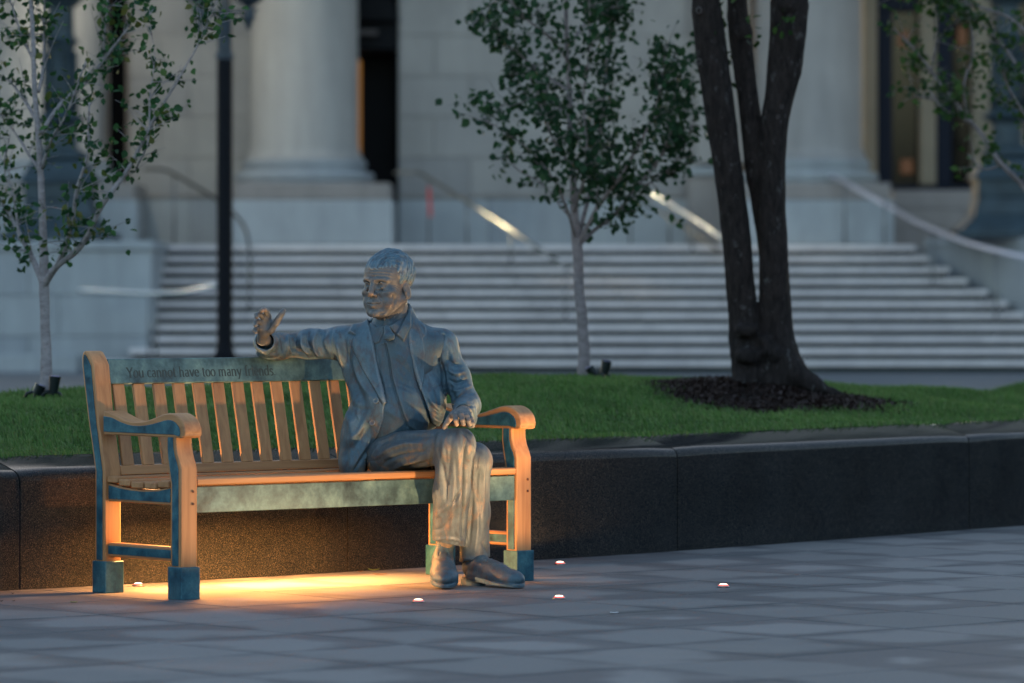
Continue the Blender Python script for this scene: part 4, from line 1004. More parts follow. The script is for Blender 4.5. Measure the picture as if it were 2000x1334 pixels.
def build_lawn():
    so = MB(); S = np.linspace(.05, WS[-1]-.1, 150); Tt = np.concatenate([np.linspace(.22, 5.9, 46)]); v = []
    for s in S:
        p, n = wall_at(s)
        for t in Tt: v.append((p[0]+n[0]*t, p[1]+n[1]*t, lawn_z(s, t)))
    m = len(Tt); f = [(i*m+j, i*m+j+1, (i+1)*m+j+1, (i+1)*m+j) for i in range(len(S)-1) for j in range(m-1)]
    soil = m_simple('turf soil', (0.018, 0.028, 0.010), 0.95, var=.3, scale=12)
    tag(so.add(v, f).build('lawn', soil, None, True), kind='structure')
    # blades
    n = 330000; s = RNG.uniform(.5, WS[-1]-1.2, n); t = RNG.uniform(.195, 4.6, n)
    px = np.interp(s, WS, WP[:, 0]); py = np.interp(s, WS, WP[:, 1]); nx = np.interp(s, WS, WN[:, 0]); ny = np.interp(s, WS, WN[:, 1])
    x = px+nx*t; y = py+ny*t; z = np.maximum(lawn_z(s, t), np.interp(t, [.14, .18, .215, .24, .3], [.529, .540, .548, .54, .4]))
    r = np.hypot(x-BIG[0], (y-BIG[1])*.9); ang = np.arctan2(y-BIG[1], x-BIG[0])
    keep = (r > 0.62+.14*np.sin(ang*3+1)+.10*np.sin(ang*7)+RNG.normal(0, .05, n)) & (np.abs(x) < y*.1143+.6)
    gap = smooth_noise(np.stack([x, y, 0*x], 1), 3.0, 2, 3); edge_thin = np.clip((t-.19)/.05, .6, 1)
    keep &= RNG.random(n) < np.clip(.95+gap*.5, .45, 1)*edge_thin
    x, y, z, gap, t = x[keep], y[keep], z[keep], gap[keep], t[keep]; n = len(x); print('blades', n)
    hgt = RNG.uniform(.028, .055, n)*(1+.35*gap)*np.clip(.45+t*.6, .5, 1.0); wd = RNG.uniform(.0022, .0042, n); a = RNG.uniform(0, 2*math.pi, n)
    la = RNG.normal(0, .45, n)+gap*1.2; ld = RNG.uniform(0, 2*math.pi, n); lean = np.abs(la)*hgt*.9
    lx, ly = np.cos(ld)*lean-.010, np.sin(ld)*lean
    dx, dy = np.cos(a)*wd, np.sin(a)*wd; V = np.zeros((n, 5, 3))
    V[:, 0] = np.stack([x-dx, y-dy, z-.004], 1); V[:, 1] = np.stack([x+dx, y+dy, z-.004], 1)
    V[:, 2] = np.stack([x+dx*.8+lx*.35, y+dy*.8+ly*.35, z+hgt*.6], 1); V[:, 3] = np.stack([x-dx*.8+lx*.35, y-dy*.8+ly*.35, z+hgt*.6], 1)
    V[:, 4] = np.stack([x+lx, y+ly, z+hgt*np.clip(1-lean/hgt*.35, .5, 1)], 1)
    b = np.arange(n)[:, None]*5
    G = m_leaf('grass blades', [(0.030, 0.078, 0.018), (0.060, 0.148, 0.032), (0.095, 0.195, 0.050), (0.150, 0.240, 0.075), (0.12, 0.125, 0.06)], .35)
    me = raw_mesh('grass', V.reshape(-1, 3), np.hstack([b+0, b+1, b+2, b+3]), np.hstack([b+3, b+2, b+4]), G)
    o = link(me, 'grass', G); tag(o, kind='stuff')
    # dry clippings at the edge of the wall
    # a further lawn bed showing at the right edge
    cx, cy = xpx(2225, 31.0), 31.0; v = []; rings = np.linspace(0, 1, 7)
    for r_ in rings:
        for q in range(32): a_ = q*math.pi/16; v.append((cx+math.cos(a_)*1.15*r_, cy+math.sin(a_)*1.0*r_, .455+.18*(1-r_*r_)))
    f = [(i*32+j, i*32+(j+1) % 32, (i+1)*32+(j+1) % 32, (i+1)*32+j) for i in range(6) for j in range(32)]
    tag(MB().add(v, f).build('far_lawn', soil, None, True), kind='structure')
    k = MB().lathe([(1.0, 0), (1.0, .45), (1.03, .45), (1.03, 0)], (0, 0, 0), 40).build('lawn_kerb', m_granite(), None); k.scale = (1.16, 1.01, 1); k.location = (cx, cy, 0); tag(k, kind='structure')
    n = 26000; ang = RNG.uniform(0, 6.2832, n); rr = np.sqrt(RNG.random(n)); x = cx+np.cos(ang)*rr*1.15; y = cy+np.sin(ang)*rr*1.0; z = .455+.18*(1-rr*rr)
    hgt = RNG.uniform(.04, .07, n); wd = .005; a = RNG.uniform(0, 6.28, n); V = np.zeros((n, 3, 3))
    V[:, 0] = np.stack([x-np.cos(a)*wd, y-np.sin(a)*wd, z], 1); V[:, 1] = np.stack([x+np.cos(a)*wd, y+np.sin(a)*wd, z], 1); V[:, 2] = np.stack([x+RNG.normal(0, .015, n), y, z+hgt], 1)
    b = np.arange(n)[:, None]*3; tag(link(raw_mesh('grass', V.reshape(-1, 3), None, np.hstack([b, b+1, b+2]), G), 'grass', G), kind='stuff')
    # mulch round the big tree
    MU = m_leaf('bark mulch', [(0.018, 0.010, 0.008), (0.035, 0.020, 0.015), (0.028, 0.018, 0.015), (0.022, 0.014, 0.012), (0.10, 0.075, 0.075)])
    n = 14000; ang = RNG.uniform(0, 2*math.pi, n); rr = np.sqrt(RNG.random(n))*.82*(1+.2*np.sin(ang*3+1))
    x = BIG[0]+np.cos(ang)*rr; y = BIG[1]+np.sin(ang)*rr/.9; s, t = lawn_pos(x, y); z = lawn_z(s, t)+np.interp(rr, [0, .3, .6, .85], [.077, .057, .020, -.006])+RNG.uniform(-.004, .014, n)
    V = np.zeros((n, 4, 3)); L = RNG.uniform(.005, .017, n); W_ = RNG.uniform(.003, .007, n); a = RNG.uniform(0, 6.3, n); ti = RNG.normal(0, .5, n)
    ex = np.stack([np.cos(a), np.sin(a), np.sin(ti)], 1)*L[:, None]; ey = np.stack([-np.sin(a), np.cos(a), RNG.normal(0, .4, n)], 1)*W_[:, None]; c = np.stack([x, y, z+.006], 1)
    for k_, (i, j) in enumerate(((-1, -1), (1, -1), (1, 1), (-1, 1))): V[:, k_] = c+ex*i+ey*j
    b = np.arange(n)[:, None]*4
    o = link(raw_mesh('mulch', V.reshape(-1, 3), np.hstack([b, b+1, b+2, b+3]), None, MU), 'mulch', MU); tag(o, kind='stuff')
    mo = MB(); ring = [(0, .075), (.3, .055), (.6, .018), (.85, -.01)]; v = []; 
    for r_, dz in ring:
        for q in range(28):
            a_ = q*2*math.pi/28; x_, y_ = BIG[0]+math.cos(a_)*r_, BIG[1]+math.sin(a_)*r_; v.append((x_, y_, ground_at(x_, y_)+dz))
    f = [(i*28+j, i*28+(j+1) % 28, (i+1)*28+(j+1) % 28, (i+1)*28+j) for i in range(3) for j in range(28)]
    tag(mo.add(v, f).build('mulch_bed', m_simple('mulch earth', (0.02, 0.013, 0.010), .95, var=.4, scale=25), None, True), kind='structure')

# ------------------------------------------------------------------ trees
def leaves_mesh(name, C, size, mat, parent, squash=.0, aim=None):
    n = len(C); q = RNG.normal(size=(n, 3)); q /= np.linalg.norm(q, axis=1)[:, None]
    q[:, 2] -= .35; ax = q/np.linalg.norm(q, axis=1)[:, None]; r = RNG.normal(size=(n, 3)); sd_ = np.cross(ax, r); sd_ /= np.linalg.norm(sd_, axis=1)[:, None]; up = np.cross(sd_, ax)
    L = size*RNG.uniform(.65, 1.25, n); W_ = L*RNG.uniform(.62, .85, n)
    o = [(0, 0, 0), (.22, .38, .06), (.55, .48, .07), (1.0, 0, -.05), (.55, -.48, .07), (.22, -.38, .06)]
    V = np.zeros((n, 6, 3))
    for k_, (a, b, c) in enumerate(o): V[:, k_] = C+ax*(L*a)[:, None]+sd_*(W_*b)[:, None]+up*(W_*c*2)[:, None]
    b = np.arange(n)[:, None]*6
    me = raw_mesh(name, V.reshape(-1, 3), np.vstack([np.hstack([b, b+1, b+2, b+3]), np.hstack([b, b+3, b+4, b+5])]), None, mat)
    o = link(me, name, mat, parent); tag(o, kind='stuff'); return o
def sapling(base, d, label, trunk, branches, nl, lsize, twig_len, seed, bark, leaf, group, tw_d=20, skip=.0):
    """trunk and branches: lists of (photo column, photo row, depth offset, radius); twigs and leaves grow on the branches"""
    rg = np.random.default_rng(seed); root = thing('young_tree', base, label, 'tree', group)
    W0 = Matrix.Translation(-Vector(base))
    def place(o): o.matrix_parent_inverse = W0
    def tubes(name, pts, n=9):
        c = catmull([P(u, v, d+dd) for u, v, dd, r in pts], 7); r = catmull([(r_, 0) for *_, r_ in pts], 7)[:, 0]
        w_ = smooth_noise(c, 6, seed, 2); c = c+np.stack([w_, np.roll(w_, 3), 0*w_], 1)*.006
        o = MB().tube(c, np.maximum(r, .0015), n).build(name, bark, root, True); place(o); return c, r
    tubes('trunk', trunk, 12)
    spots = []; tw = MB()
    for bi, br in enumerate(branches):
        dens = br[0]; c, r = tubes('branch', br[1])
        Ls = np.linalg.norm(np.diff(c, axis=0), axis=1).sum(); nt_ = int(Ls*dens*tw_d)
        for q in range(nt_):
            f = rg.uniform(.12+skip, 1.0)**.9; i = min(int(f*(len(c)-1)), len(c)-2); p0 = c[i]+(c[i+1]-c[i])*rg.random()
            dr = rg.normal(size=3)*np.array([1, 1, .55]); dr[2] += .35; dr += (c[i+1]-c[i])/np.linalg.norm(c[i+1]-c[i])*.6; dr /= np.linalg.norm(dr)
            L = twig_len*rg.uniform(.35, 1.2)*(1.1-.4*f); bend = rg.normal(size=3)*.25; pts = [p0]
            for k_ in range(4): dr = dr+bend*.3+np.array([0, 0, -.05]); dr /= np.linalg.norm(dr); pts.append(pts[-1]+dr*L/4)
            tw.tube(pts, [.003, .0025, .002, .0015, .001], 4, False)
            m = rg.integers(5, 12)
            for _ in range(m):
                k_ = rg.uniform(.15, 1.0)*4; a = min(int(k_), 3); p = pts[a]+(pts[a+1]-pts[a])*(k_-a); spots.append(p+rg.normal(size=3)*lsize*.65)
    o = tw.build('twigs', bark, root, True); place(o); tag(o, kind='stuff')
    spots = np.array(spots); 
    if len(spots) > nl: spots = spots[rg.choice(len(spots), nl, False)]
    o = leaves_mesh('foliage', spots, lsize, leaf, root); place(o); print(label[:20], 'leaves', len(spots))
    return root
def build_trees():
    BW = m_bark('pale birch bark', (0.19, 0.17, 0.175), (0.34, 0.31, 0.315), (0.10, 0.085, 0.08), (8, 8, 22), 2.0, .25)
    BG = m_bark('grey sapling bark', (0.15, 0.13, 0.13), (0.28, 0.245, 0.25), (0.09, 0.08, 0.07), (8, 8, 20), 2.0, .25)
    L1 = m_leaf('dark sapling leaves', [(0.009, 0.030, 0.015), (0.015, 0.050, 0.023), (0.024, 0.072, 0.030), (0.035, 0.085, 0.030)])
    L2 = m_leaf('left sapling leaves', [(0.010, 0.036, 0.018), (0.016, 0.058, 0.026), (0.026, 0.085, 0.028), (0.05, 0.13, 0.03), (0.12, 0.10, 0.02)])
    L3 = m_leaf('right tree leaves', [(0.009, 0.028, 0.012), (0.016, 0.052, 0.018), (0.035, 0.085, 0.018), (0.05, 0.10, 0.02)])
    GR = 'young trees planted in the raised lawn'
    # left tree
    d = 22.6
    sapling(P(90, 757, d), d, 'young white-barked tree with sparse leaves planted at the left end of the lawn',
        [(91, 770, 0, .034), (90, 700, 0, .028), (88, 620, 0, .024), (85, 550, 0, .026), (83, 440, 0, .019), (78, 330, 0, .016), (73, 230, 0, .014), (66, 120, 0, .012), (60, -60, 0, .010)],
        [(1.0, [(83, 560, 0, .020), (110, 520, -.1, .016), (160, 480, -.2, .014), (200, 400, -.3, .013), (250, 330, -.3, .011), (300, 235, -.35, .009), (350, 150, -.4, .006), (400, 60, -.4, .004), (432, -20, -.4, .003)]),
         (1.2, [(85, 558, 0, .018), (60, 500, .1, .014), (30, 440, .2, .011), (5, 400, .3, .009), (-40, 350, .3, .006)]),
         (1.1, [(110, 520, -.1, .012), (140, 440, -.2, .010), (150, 370, -.25, .009), (172, 290, -.3, .007), (175, 200, -.3, .005)]),
         (1.2, [(80, 260, 0, .012), (120, 200, .1, .010), (170, 160, .2, .009), (215, 100, .2, .008), (250, 50, .2, .006), (268, -20, .2, .005)]),
         (1.2, [(75, 240, 0, .010), (50, 200, .1, .008), (20, 160, .2, .006), (-20, 140, .2, .004)]),
         (1.0, [(82, 330, 0, .009), (100, 270, -.1, .007), (130, 220, -.2, .005), (170, 120, -.3, .004)]),
         (1.2, [(76, 180, 0, .009), (86, 120, .1, .008), (85, 50, .1, .006), (88, -20, .1, .005)]),
         (1.2, [(84, 350, 0, .008), (55, 300, .2, .006), (20, 250, .3, .004), (-10, 215, .3, .003)]),
         (0.9, [(265, 330, -.3, .006), (290, 270, -.4, .005), (292, 190, -.4, .004), (300, 110, -.4, .003), (292, 20, -.4, .002)]),
         (1.0, [(40, 470, .1, .008), (30, 400, .1, .006), (10, 330, .1, .004), (20, 260, .1, .003)]),
         (1.2, [(66, 120, 0, .008), (40, 60, .1, .006), (20, 0, .1, .004)]),
         (1.0, [(200, 130, .2, .006), (205, 60, .2, .005), (212, -30, .2, .004)])], 3400, .042, .26, 11, BW, L2, GR, 22)
    # middle tree
    d = 25.6
    sapling(P(1140, 728, d), d, 'dense young tree with a pale slim trunk on the lawn right of the statue',
        [(1141, 740, 0, .040), (1139, 690, 0, .033), (1134, 600, 0, .030), (1130, 520, 0, .029), (1127, 470, 0, .030), (1122, 400, 0, .022), (1116, 300, 0, .018), (1112, 180, 0, .015), (1108, 60, 0, .012), (1104, -80, 0, .010)],
        [(1.6, [(1129, 480, 0, .016), (1160, 450, .1, .012), (1200, 420, .2, .010), (1240, 370, .3, .008), (1280, 320, .3, .007), (1320, 260, .3, .005), (1340, 200, .3, .004)]),
         (1.6, [(1128, 480, 0, .014), (1170, 400, -.1, .011), (1215, 340, -.2, .009), (1260, 260, -.3, .007), (1290, 180, -.3, .005), (1300, 90, -.3, .003)]),
         (1.8, [(1128, 475, 0, .015), (1150, 380, .2, .012), (1170, 280, .3, .010), (1180, 180, .3, .008), (1190, 60, .4, .006), (1190, -40, .4, .004)]),
         (1.0, [(1126, 470, 0, .010), (1105, 400, -.2, .008), (1075, 340, -.3, .006), (1030, 290, -.4, .004), (975, 250, -.4, .003), (935, 228, -.4, .002)]),
         (0.5, [(1110, 420, .2, .007), (1060, 360, .3, .005), (1010, 330, .3, .004), (985, 300, .3, .003)]),
         (1.5, [(1118, 180, 0, .009), (1070, 150, .2, .007), (1020, 110, .2, .006), (975, 70, .2, .004), (940, 20, .2, .003)]),
         (1.7, [(1114, 120, 0, .009), (1070, 70, -.2, .007), (1020, 30, -.3, .006), (980, -20, -.3, .004)]),
         (1.7, [(1112, 90, 0, .009), (1150, 40, .2, .007), (1200, 10, .3, .006), (1230, -50, .3, .004)]),
         (1.5, [(1116, 230, 0, .008), (1080, 200, .2, .006), (1040, 160, .3, .004), (1000, 140, .3, .003)]),
         (1.4, [(1120, 330, 0, .008), (1085, 280, -.2, .006), (1060, 220, -.3, .005), (1045, 150, -.3, .003)]),
         (1.7, [(1120, 420, 0, .010), (1145, 320, -.3, .008), (1140, 200, -.3, .006), (1150, 90, -.4, .004), (1150, -30, -.4, .003)]),
         (1.5, [(1240, 370, .3, .006), (1290, 345, .3, .005), (1330, 300, .3, .004), (1352, 240, .3, .003)]),
         (1.3, [(1280, 330, .3, .006), (1310, 250, .2, .005), (1325, 160, .2, .004), (1315, 80, .2, .003)]),
         (0.7, [(1110, 150, 0, .004), (1020, 200, .1, .004), (960, 205, .1, .003), (915, 190, .1, .002)])], 4200, .050, .24, 12, BG, L1, GR, 24)
    # tree whose branches reach in from the right edge
    d = 27.5
    sapling(P(2075, 735, d), d, 'leafy tree reaching in from the right edge in front of the tall doors',
        [(2076, 770, 0, .060), (2072, 640, 0, .050), (2062, 500, 0, .046), (2050, 400, 0, .040), (2048, 250, 0, .032), (2045, 100, 0, .026), (2040, -60, 0, .02)],
        [(.9, [(2055, 440, 0, .020), (2000, 365, .1, .017), (1950, 315, .1, .015), (1915, 260, .2, .013), (1865, 200, .3, .011), (1820, 140, .3, .009), (1780, 90, .3, .006), (1745, 55, .3, .004)]),
         (1.0, [(1900, 240, .2, .009), (1875, 230, .2, .008), (1840, 210, .1, .006), (1815, 175, .1, .004)]),
         (1.3, [(1890, 225, .2, .009), (1885, 160, .1, .007), (1900, 110, .1, .006), (1895, 40, .1, .004), (1880, -20, .1, .003)]),
         (1.3, [(2050, 250, 0, .014), (2000, 150, .1, .012), (1960, 90, .2, .009), (1920, 50, .2, .006), (1890, 10, .2, .004)]),
         (1.3, [(2050, 330, 0, .012), (2010, 240, -.1, .010), (1975, 180, -.2, .007), (1950, 120, -.3, .005)]),
         (1.1, [(2048, 120, 0, .012), (1980, 40, .1, .009), (1900, 10, .2, .006), (1830, -10, .2, .004), (1770, -20, .2, .003)]),
         (1.0, [(1860, 200, .3, .006), (1800, 190, .3, .005), (1770, 170, .3, .003)]), (1.1, [(1820, 140, .3, .006), (1830, 60, .3, .005), (1825, -10, .3, .004)]),
         (.9, [(1960, 320, .1, .007), (1920, 330, .1, .005), (1890, 300, .1, .003)])], 3500, .05, .30, 13, BG, L3, GR, 16)

    # the big tree with three stems: one continuous sculpted surface
    root = thing('old_tree', (BIG[0], BIG[1], ground_at(BIG[0], BIG[1])), 'dark rough-barked tree with three stems and a burl at its foot in a mulch ring', 'tree')
    D = BIG[1]; q = lambda u, v_, dd=0: P(u, v_, D+dd)
    k = D/F_PX
    v = Vol(np.array([xpx(1330, D), D-.62, zpx(770, D)]), np.array([xpx(1660, D), D+.5, zpx(-30, D)]), .0105)
    def limb(pts, kk=.007):
        for (u0, v0, w0, d0), (u1, v1, w1, d1) in zip(pts[:-1], pts[1:]): v.add(cone(q(u0, v0, d0), q(u1, v1, d1), w0*k/2, w1*k/2), kk)
    limb([(1374, -60, 52, -.05), (1380, 20, 56, -.05), (1393, 130, 58, -.05), (1410, 250, 58, -.04), (1424, 350, 56, -.03), (1438, 470, 55, -.02), (1448, 580, 57, 0), (1457, 660, 66, 0), (1468, 725, 74, 0), (1470, 760, 78, 0)])
    limb([(1552, -60, 40, .0), (1556, 10, 44, 0), (1548, 90, 46, 0), (1540, 140, 48, 0), (1522, 200, 50, 0), (1510, 260, 54, 0)])
    limb([(1520, -60, 34, .03), (1522, 60, 40, .03), (1518, 150, 44, .02), (1512, 240, 54, .0), (1508, 330, 54, 0), (1509, 430, 53, 0), (1511, 530, 57, 0), (1514, 620, 64, 0), (1516, 700, 80, 0), (1518, 760, 90, 0)])
    limb([(1436, -60, 40, .1), (1440, 30, 42, .1), (1448, 70, 46, .1), (1456, 150, 42, .09), (1468, 250, 42, .06), (1480, 350, 42, .04), (1492, 430, 36, .06), (1504, 520, 34, .07)])
    limb([(1530, 690, 50, -.03), (1556, 728, 38, -.08), (1592, 752, 26, -.14), (1640, 772, 16, -.2)], .06); limb([(1470, 730, 40, -.05), (1445, 758, 24, -.1)], .05)
    v.add(ell(q(1458, 645, -.09), (.062, .06, .045)), .02); v.add(ell(q(1492, 668, -.10), (.045, .05, .04)), .02); v.add(ell(q(1466, 695, -.09), (.085, .075, .06)), .02); v.add(ell(q(1508, 690, -.10), (.06, .06, .05)), .02)
    v.add(ell(q(1543, 10, -.02), (.06, .06, .05)), .02); v.add(ell(q(1448, 62, .08), (.065, .06, .05)), .02)
    v.cut(ell(q(1482, 678, -.20), (.055, .05, .018)), .02); v.cut(ell(q(1450, 672, -.18), (.04, .04, .014)), .02)
    V, Q = v.mesh(); N = vnormals(V, Q)
    bl = np.exp(-(((V[:, 0]-q(1475, 680)[0])/.14)**2+((V[:, 2]-q(1475, 680)[2])/.12)**2))
    V = V+N*(.007*smooth_noise(V, 16, 2, 3, (1, 1, .18))+.004*smooth_noise(V, 5, 5, 2)+.022*bl*smooth_noise(V, 17, 6, 3))[:, None]
    BK = m_bark('dark furrowed bark', (0.008, 0.007, 0.007), (0.032, 0.026, 0.025), (0.11, 0.11, 0.11), (16, 16, 5), 2.2, 1.0)
    o = link(raw_mesh('trunk', V, Q, None, BK, True), 'trunk', BK, root); o.matrix_parent_inverse = Matrix.Translation(-root.location)
    # knots and pruning scars
    sc = m_bark('scar wood', (0.05, 0.045, 0.045), (0.11, 0.10, 0.10), (0.16, 0.15, 0.14))
    for u, vv, r, dd in ((1365, 20, .014, -.16), (1365, 120, .012, -.17), (1563, 68, .010, -.12), (1527, 208, .008, -.13), (1520, 228, .007, -.14), (1450, 600, .008, -.17)):
        c = q(u, vv, dd+.0); a = np.linspace(0, 2*math.pi, 11); oo = MB().tube([c+np.array([math.cos(t)*r, 0.012, math.sin(t)*r*1.2]) for t in a], r*.38, 6, False).build('pruning_scar', sc, root, True)
        oo.matrix_parent_inverse = Matrix.Translation(-root.location)
    # upper limbs and crown above the picture
    cr = []
    for (u, vv, ex, ey) in ((1374, -60, -2.2, -.8), (1436, -60, -.6, 1.4), (1520, -60, .6, -1.6), (1552, -60, 2.2, .6)):
        p0 = q(u, vv); pts = [p0+np.array([ex*t*t, ey*t*t, t*3.4]) for t in np.linspace(-.02, 1, 8)]
        oo = MB().tube(pts, np.linspace(.075, .03, 8), 9).build('limb', BK, root, True); oo.matrix_parent_inverse = Matrix.Translation(-root.location)
        for t in np.linspace(.45, 1, 5):
            c = p0+np.array([ex*t*t, ey*t*t, t*3.4]); cr.append(c+RNG.normal(size=(1000, 3))*np.array([1.0, 1.0, .6]))
    cr = np.vstack(cr); cr = cr[cr[:, 2] > CH+(cr[:, 1])*(700/F_PX)+.15]
    sp = []
    for (u, vv, dd, n_, s_) in ((1405, 60, .0, 16, .05), (1412, 110, .05, 12, .05), (1402, 175, .05, 5, .05), (1470, 55, -.05, 7, .04), (1482, 75, .05, 2, .03), (1533, 48, -.16, 12, .03), (1415, 10, 0, 10, .06), (1420, 140, .1, 5, .05), (1424, 205, .02, 2, .02)):
        sp.append(q(u, vv, dd)+RNG.normal(size=(n_, 3))*s_*np.array([.6, 1, 1]))
    o = leaves_mesh('foliage', np.vstack([cr]+sp), .05, L3, root); o.matrix_parent_inverse = Matrix.Translation(-root.location)

def build_small():
    ST = m_metal('dark painted lamp metal', (0.012, 0.020, 0.022), .35, .4); GLS = m_simple('lamp glass', (0.30, 0.28, 0.45), .15)
    # garden spotlights at the feet of the young trees
    def spot(u, vv, d, lean, label, tall):
        b = P(u, vv, d); b[2] = ground_at(b[0], b[1])+.015; r = thing('garden_spotlight', b, label, 'spotlight', 'garden spotlights by the young trees')
        MB().tube([(0, 0, -.06), (0, 0, .03)], .007, 8).build('spike', ST, r, True)
        MB().tube([(-.055, 0, .0), (-.04, 0, .035), (0, 0, .045), (.035, 0, .03), (.05, 0, -.01)], .009, 7).build('bracket', ST, r, True)
        h = MB().tube([(lean*.2, 0, .03), (lean, 0, .03+tall)], [.022, .030], 14).build('lamp_head', ST, r, 40)
        MB().tube([(lean*1.0, 0, .0302+tall), (lean*1.03, 0, .034+tall)], .025, 14).build('lens', GLS, h, 40)
    spot(103, 752, 22.5, .012, 'small dark spotlight in the grass just right of the leftmost young tree', .085)
    spot(68, 752, 22.5, .03, 'small dark spotlight in the grass just left of the leftmost young tree', .045)
    spot(1178, 727, 25.4, .02, 'small dark spotlight in the grass right of the middle young tree trunk', .085)
    spot(1166, 728, 25.3, -.045, 'low dark spotlight between the middle young tree trunk and a taller spotlight', .045)
    # lights set flush in the paving
    RIM = m_metal('light rim', (0.3, 0.29, 0.28), .35); data = [
        (270, 1145, 'glowing paving light behind the left end of the bench', 80.0, 1), (817, 1177, 'glowing paving light in front of the bench near the right shoe', 26.0, 1),
        (1092, 1170, 'glowing paving light just right of the pointed left shoe', 95.0, 1), (1094, 1103, 'glowing paving light close to the black wall right of the bench', 9.0, 1),
        (1413, 1147, 'glowing paving light farthest right, alone on the open paving', 150.0, 1), (958, 1094, 'small glowing paving light seen between the bench legs at the wall foot', 4.0, .6)]
    E1 = m_emit('paving light lens', (1.0, .70, .48), 2.2); E2 = m_emit('paving light red ring', (1.0, .07, .06), .6)
    for u, vv, lab, wt, sz in data:
        d = F_PX*CH/(vv-HV); p = np.array([xpx(u, d), d, 0]); r = thing('paving_light', p, lab, 'light', 'small lights set in the paving')
        s = .88*sz
        MB().lathe([(.001, .001), (.030*s, .001), (.030*s, .004), (.027*s, .007), (.001, .007)], (0, 0, 0), 24).build('rim', RIM, r, 40)
        MB().lathe([(.0245*s, .0072), (.0235*s, .009), (.0200*s, .0115)], (0, 0, 0), 24, False).build('glass_ring', E2, r, 40)
        MB().lathe([(.0199*s, .0115), (.014*s, .0145), (.001, .016)], (0, 0, 0), 24).build('lens', E1, r, 40)
        l = bpy.data.lights.new('paving_lamp', 'SPOT'); l.energy = wt*LAMP_K; l.spot_size = math.radians(172); l.spot_blend = .12; l.color = (1.0, .56, .25); l.shadow_soft_size = .012
        lo_ = bpy.data.objects.new('paving_lamp', l); COL.objects.link(lo_); lo_.parent = r; lo_.location = (0, 0, .034); lo_.rotation_euler = (math.pi, 0, 0)
        if wt == 150.0:
            lo_.rotation_euler = Vector((.72, -.06, -.66)).to_track_quat('Z', 'Y').to_euler(); l.spot_size = math.radians(54); l.spot_blend = .5
        if wt == 80.0:
            aim = SH*.55-TT*.55+ZH*.70; lo_.rotation_euler = Vector(-aim).to_track_quat('Z', 'Y').to_euler(); l.spot_size = math.radians(104); l.energy *= 1.3
    # leaves and scraps
    LF = m_simple('fallen green leaf', (0.12, 0.20, 0.03), .5); LB = m_simple('dry brown leaf', (0.20, 0.10, 0.03), .7); PPR = m_simple('white paper', (.75, .77, .8), .6, var=.03); DK = m_simple('dark crumb', (0.02, 0.012, .01), .8)
    def scrap(name, u, vv, L, W_, mat, label, cat, group=None, rz=0, curl=.3):
        d = F_PX*CH/(vv-HV); v = []; n = 7
        for i in range(n):
            x = (i/(n-1)-.5)*L; hw = W_*.5*math.sin(math.pi*(.08+.84*i/(n-1)))**.7 if name != 'paper_scrap' else W_*.5
            zz = .004+curl*L*((i/(n-1)-.5)**2)
            v += [(x, -hw, zz+.25*hw), (x, 0, zz), (x, hw, zz+.25*hw)]
        f = [(i*3+j, (i+1)*3+j, (i+1)*3+j+1, i*3+j+1) for i in range(n-1) for j in (0, 1)]
        o = MB().add(v, f).build(name, mat, None, True); so_ = o.modifiers.new('thick', 'SOLIDIFY'); so_.thickness = .0012
        o.location = (xpx(u, d), d, .0); o.rotation_euler = (0, 0, rz); tag(o, label, cat, group)
    scrap('fallen_leaf', 144, 1178, .030, .016, LF, 'small yellow-green leaf on the paving below the left rear foot of the bench', 'leaf', None, .2)
    scrap('fallen_leaf', 730, 1116, .050, .026, LF, 'yellow-green leaf at the wall foot beneath the bench', 'leaf', None, -.1, .5)
    scrap('fallen_leaf', 742, 1123.5, .06, .012, LB, 'long brown curled leaf on the lit paving beneath the bench', 'leaf', None, .1, .3)
    scrap('fallen_leaf', 704, 1118, .028, .014, LB, 'tiny brown leaf against the wall joint under the bench', 'leaf', None, .6, .4)
    scrap('paper_scrap', 1200, 1199, .030, .018, PPR, 'small white paper scrap on the open paving', 'paper', None, .2, .2)
    for (u, vv, sz, lab) in ((25, 1161, .011, 'dark crumb near the wall at the left edge'), (3, 1176, .012, 'dark crumb lying at the very left edge'), (27, 1175.5, .009, 'dark crumb nearest the foot of the bench at left')):
        scrap('crumb', u, vv, sz, sz*.8, DK, lab, 'debris', 'dark crumbs on the paving', .5, 1.0)
LAMP_K = 0.30
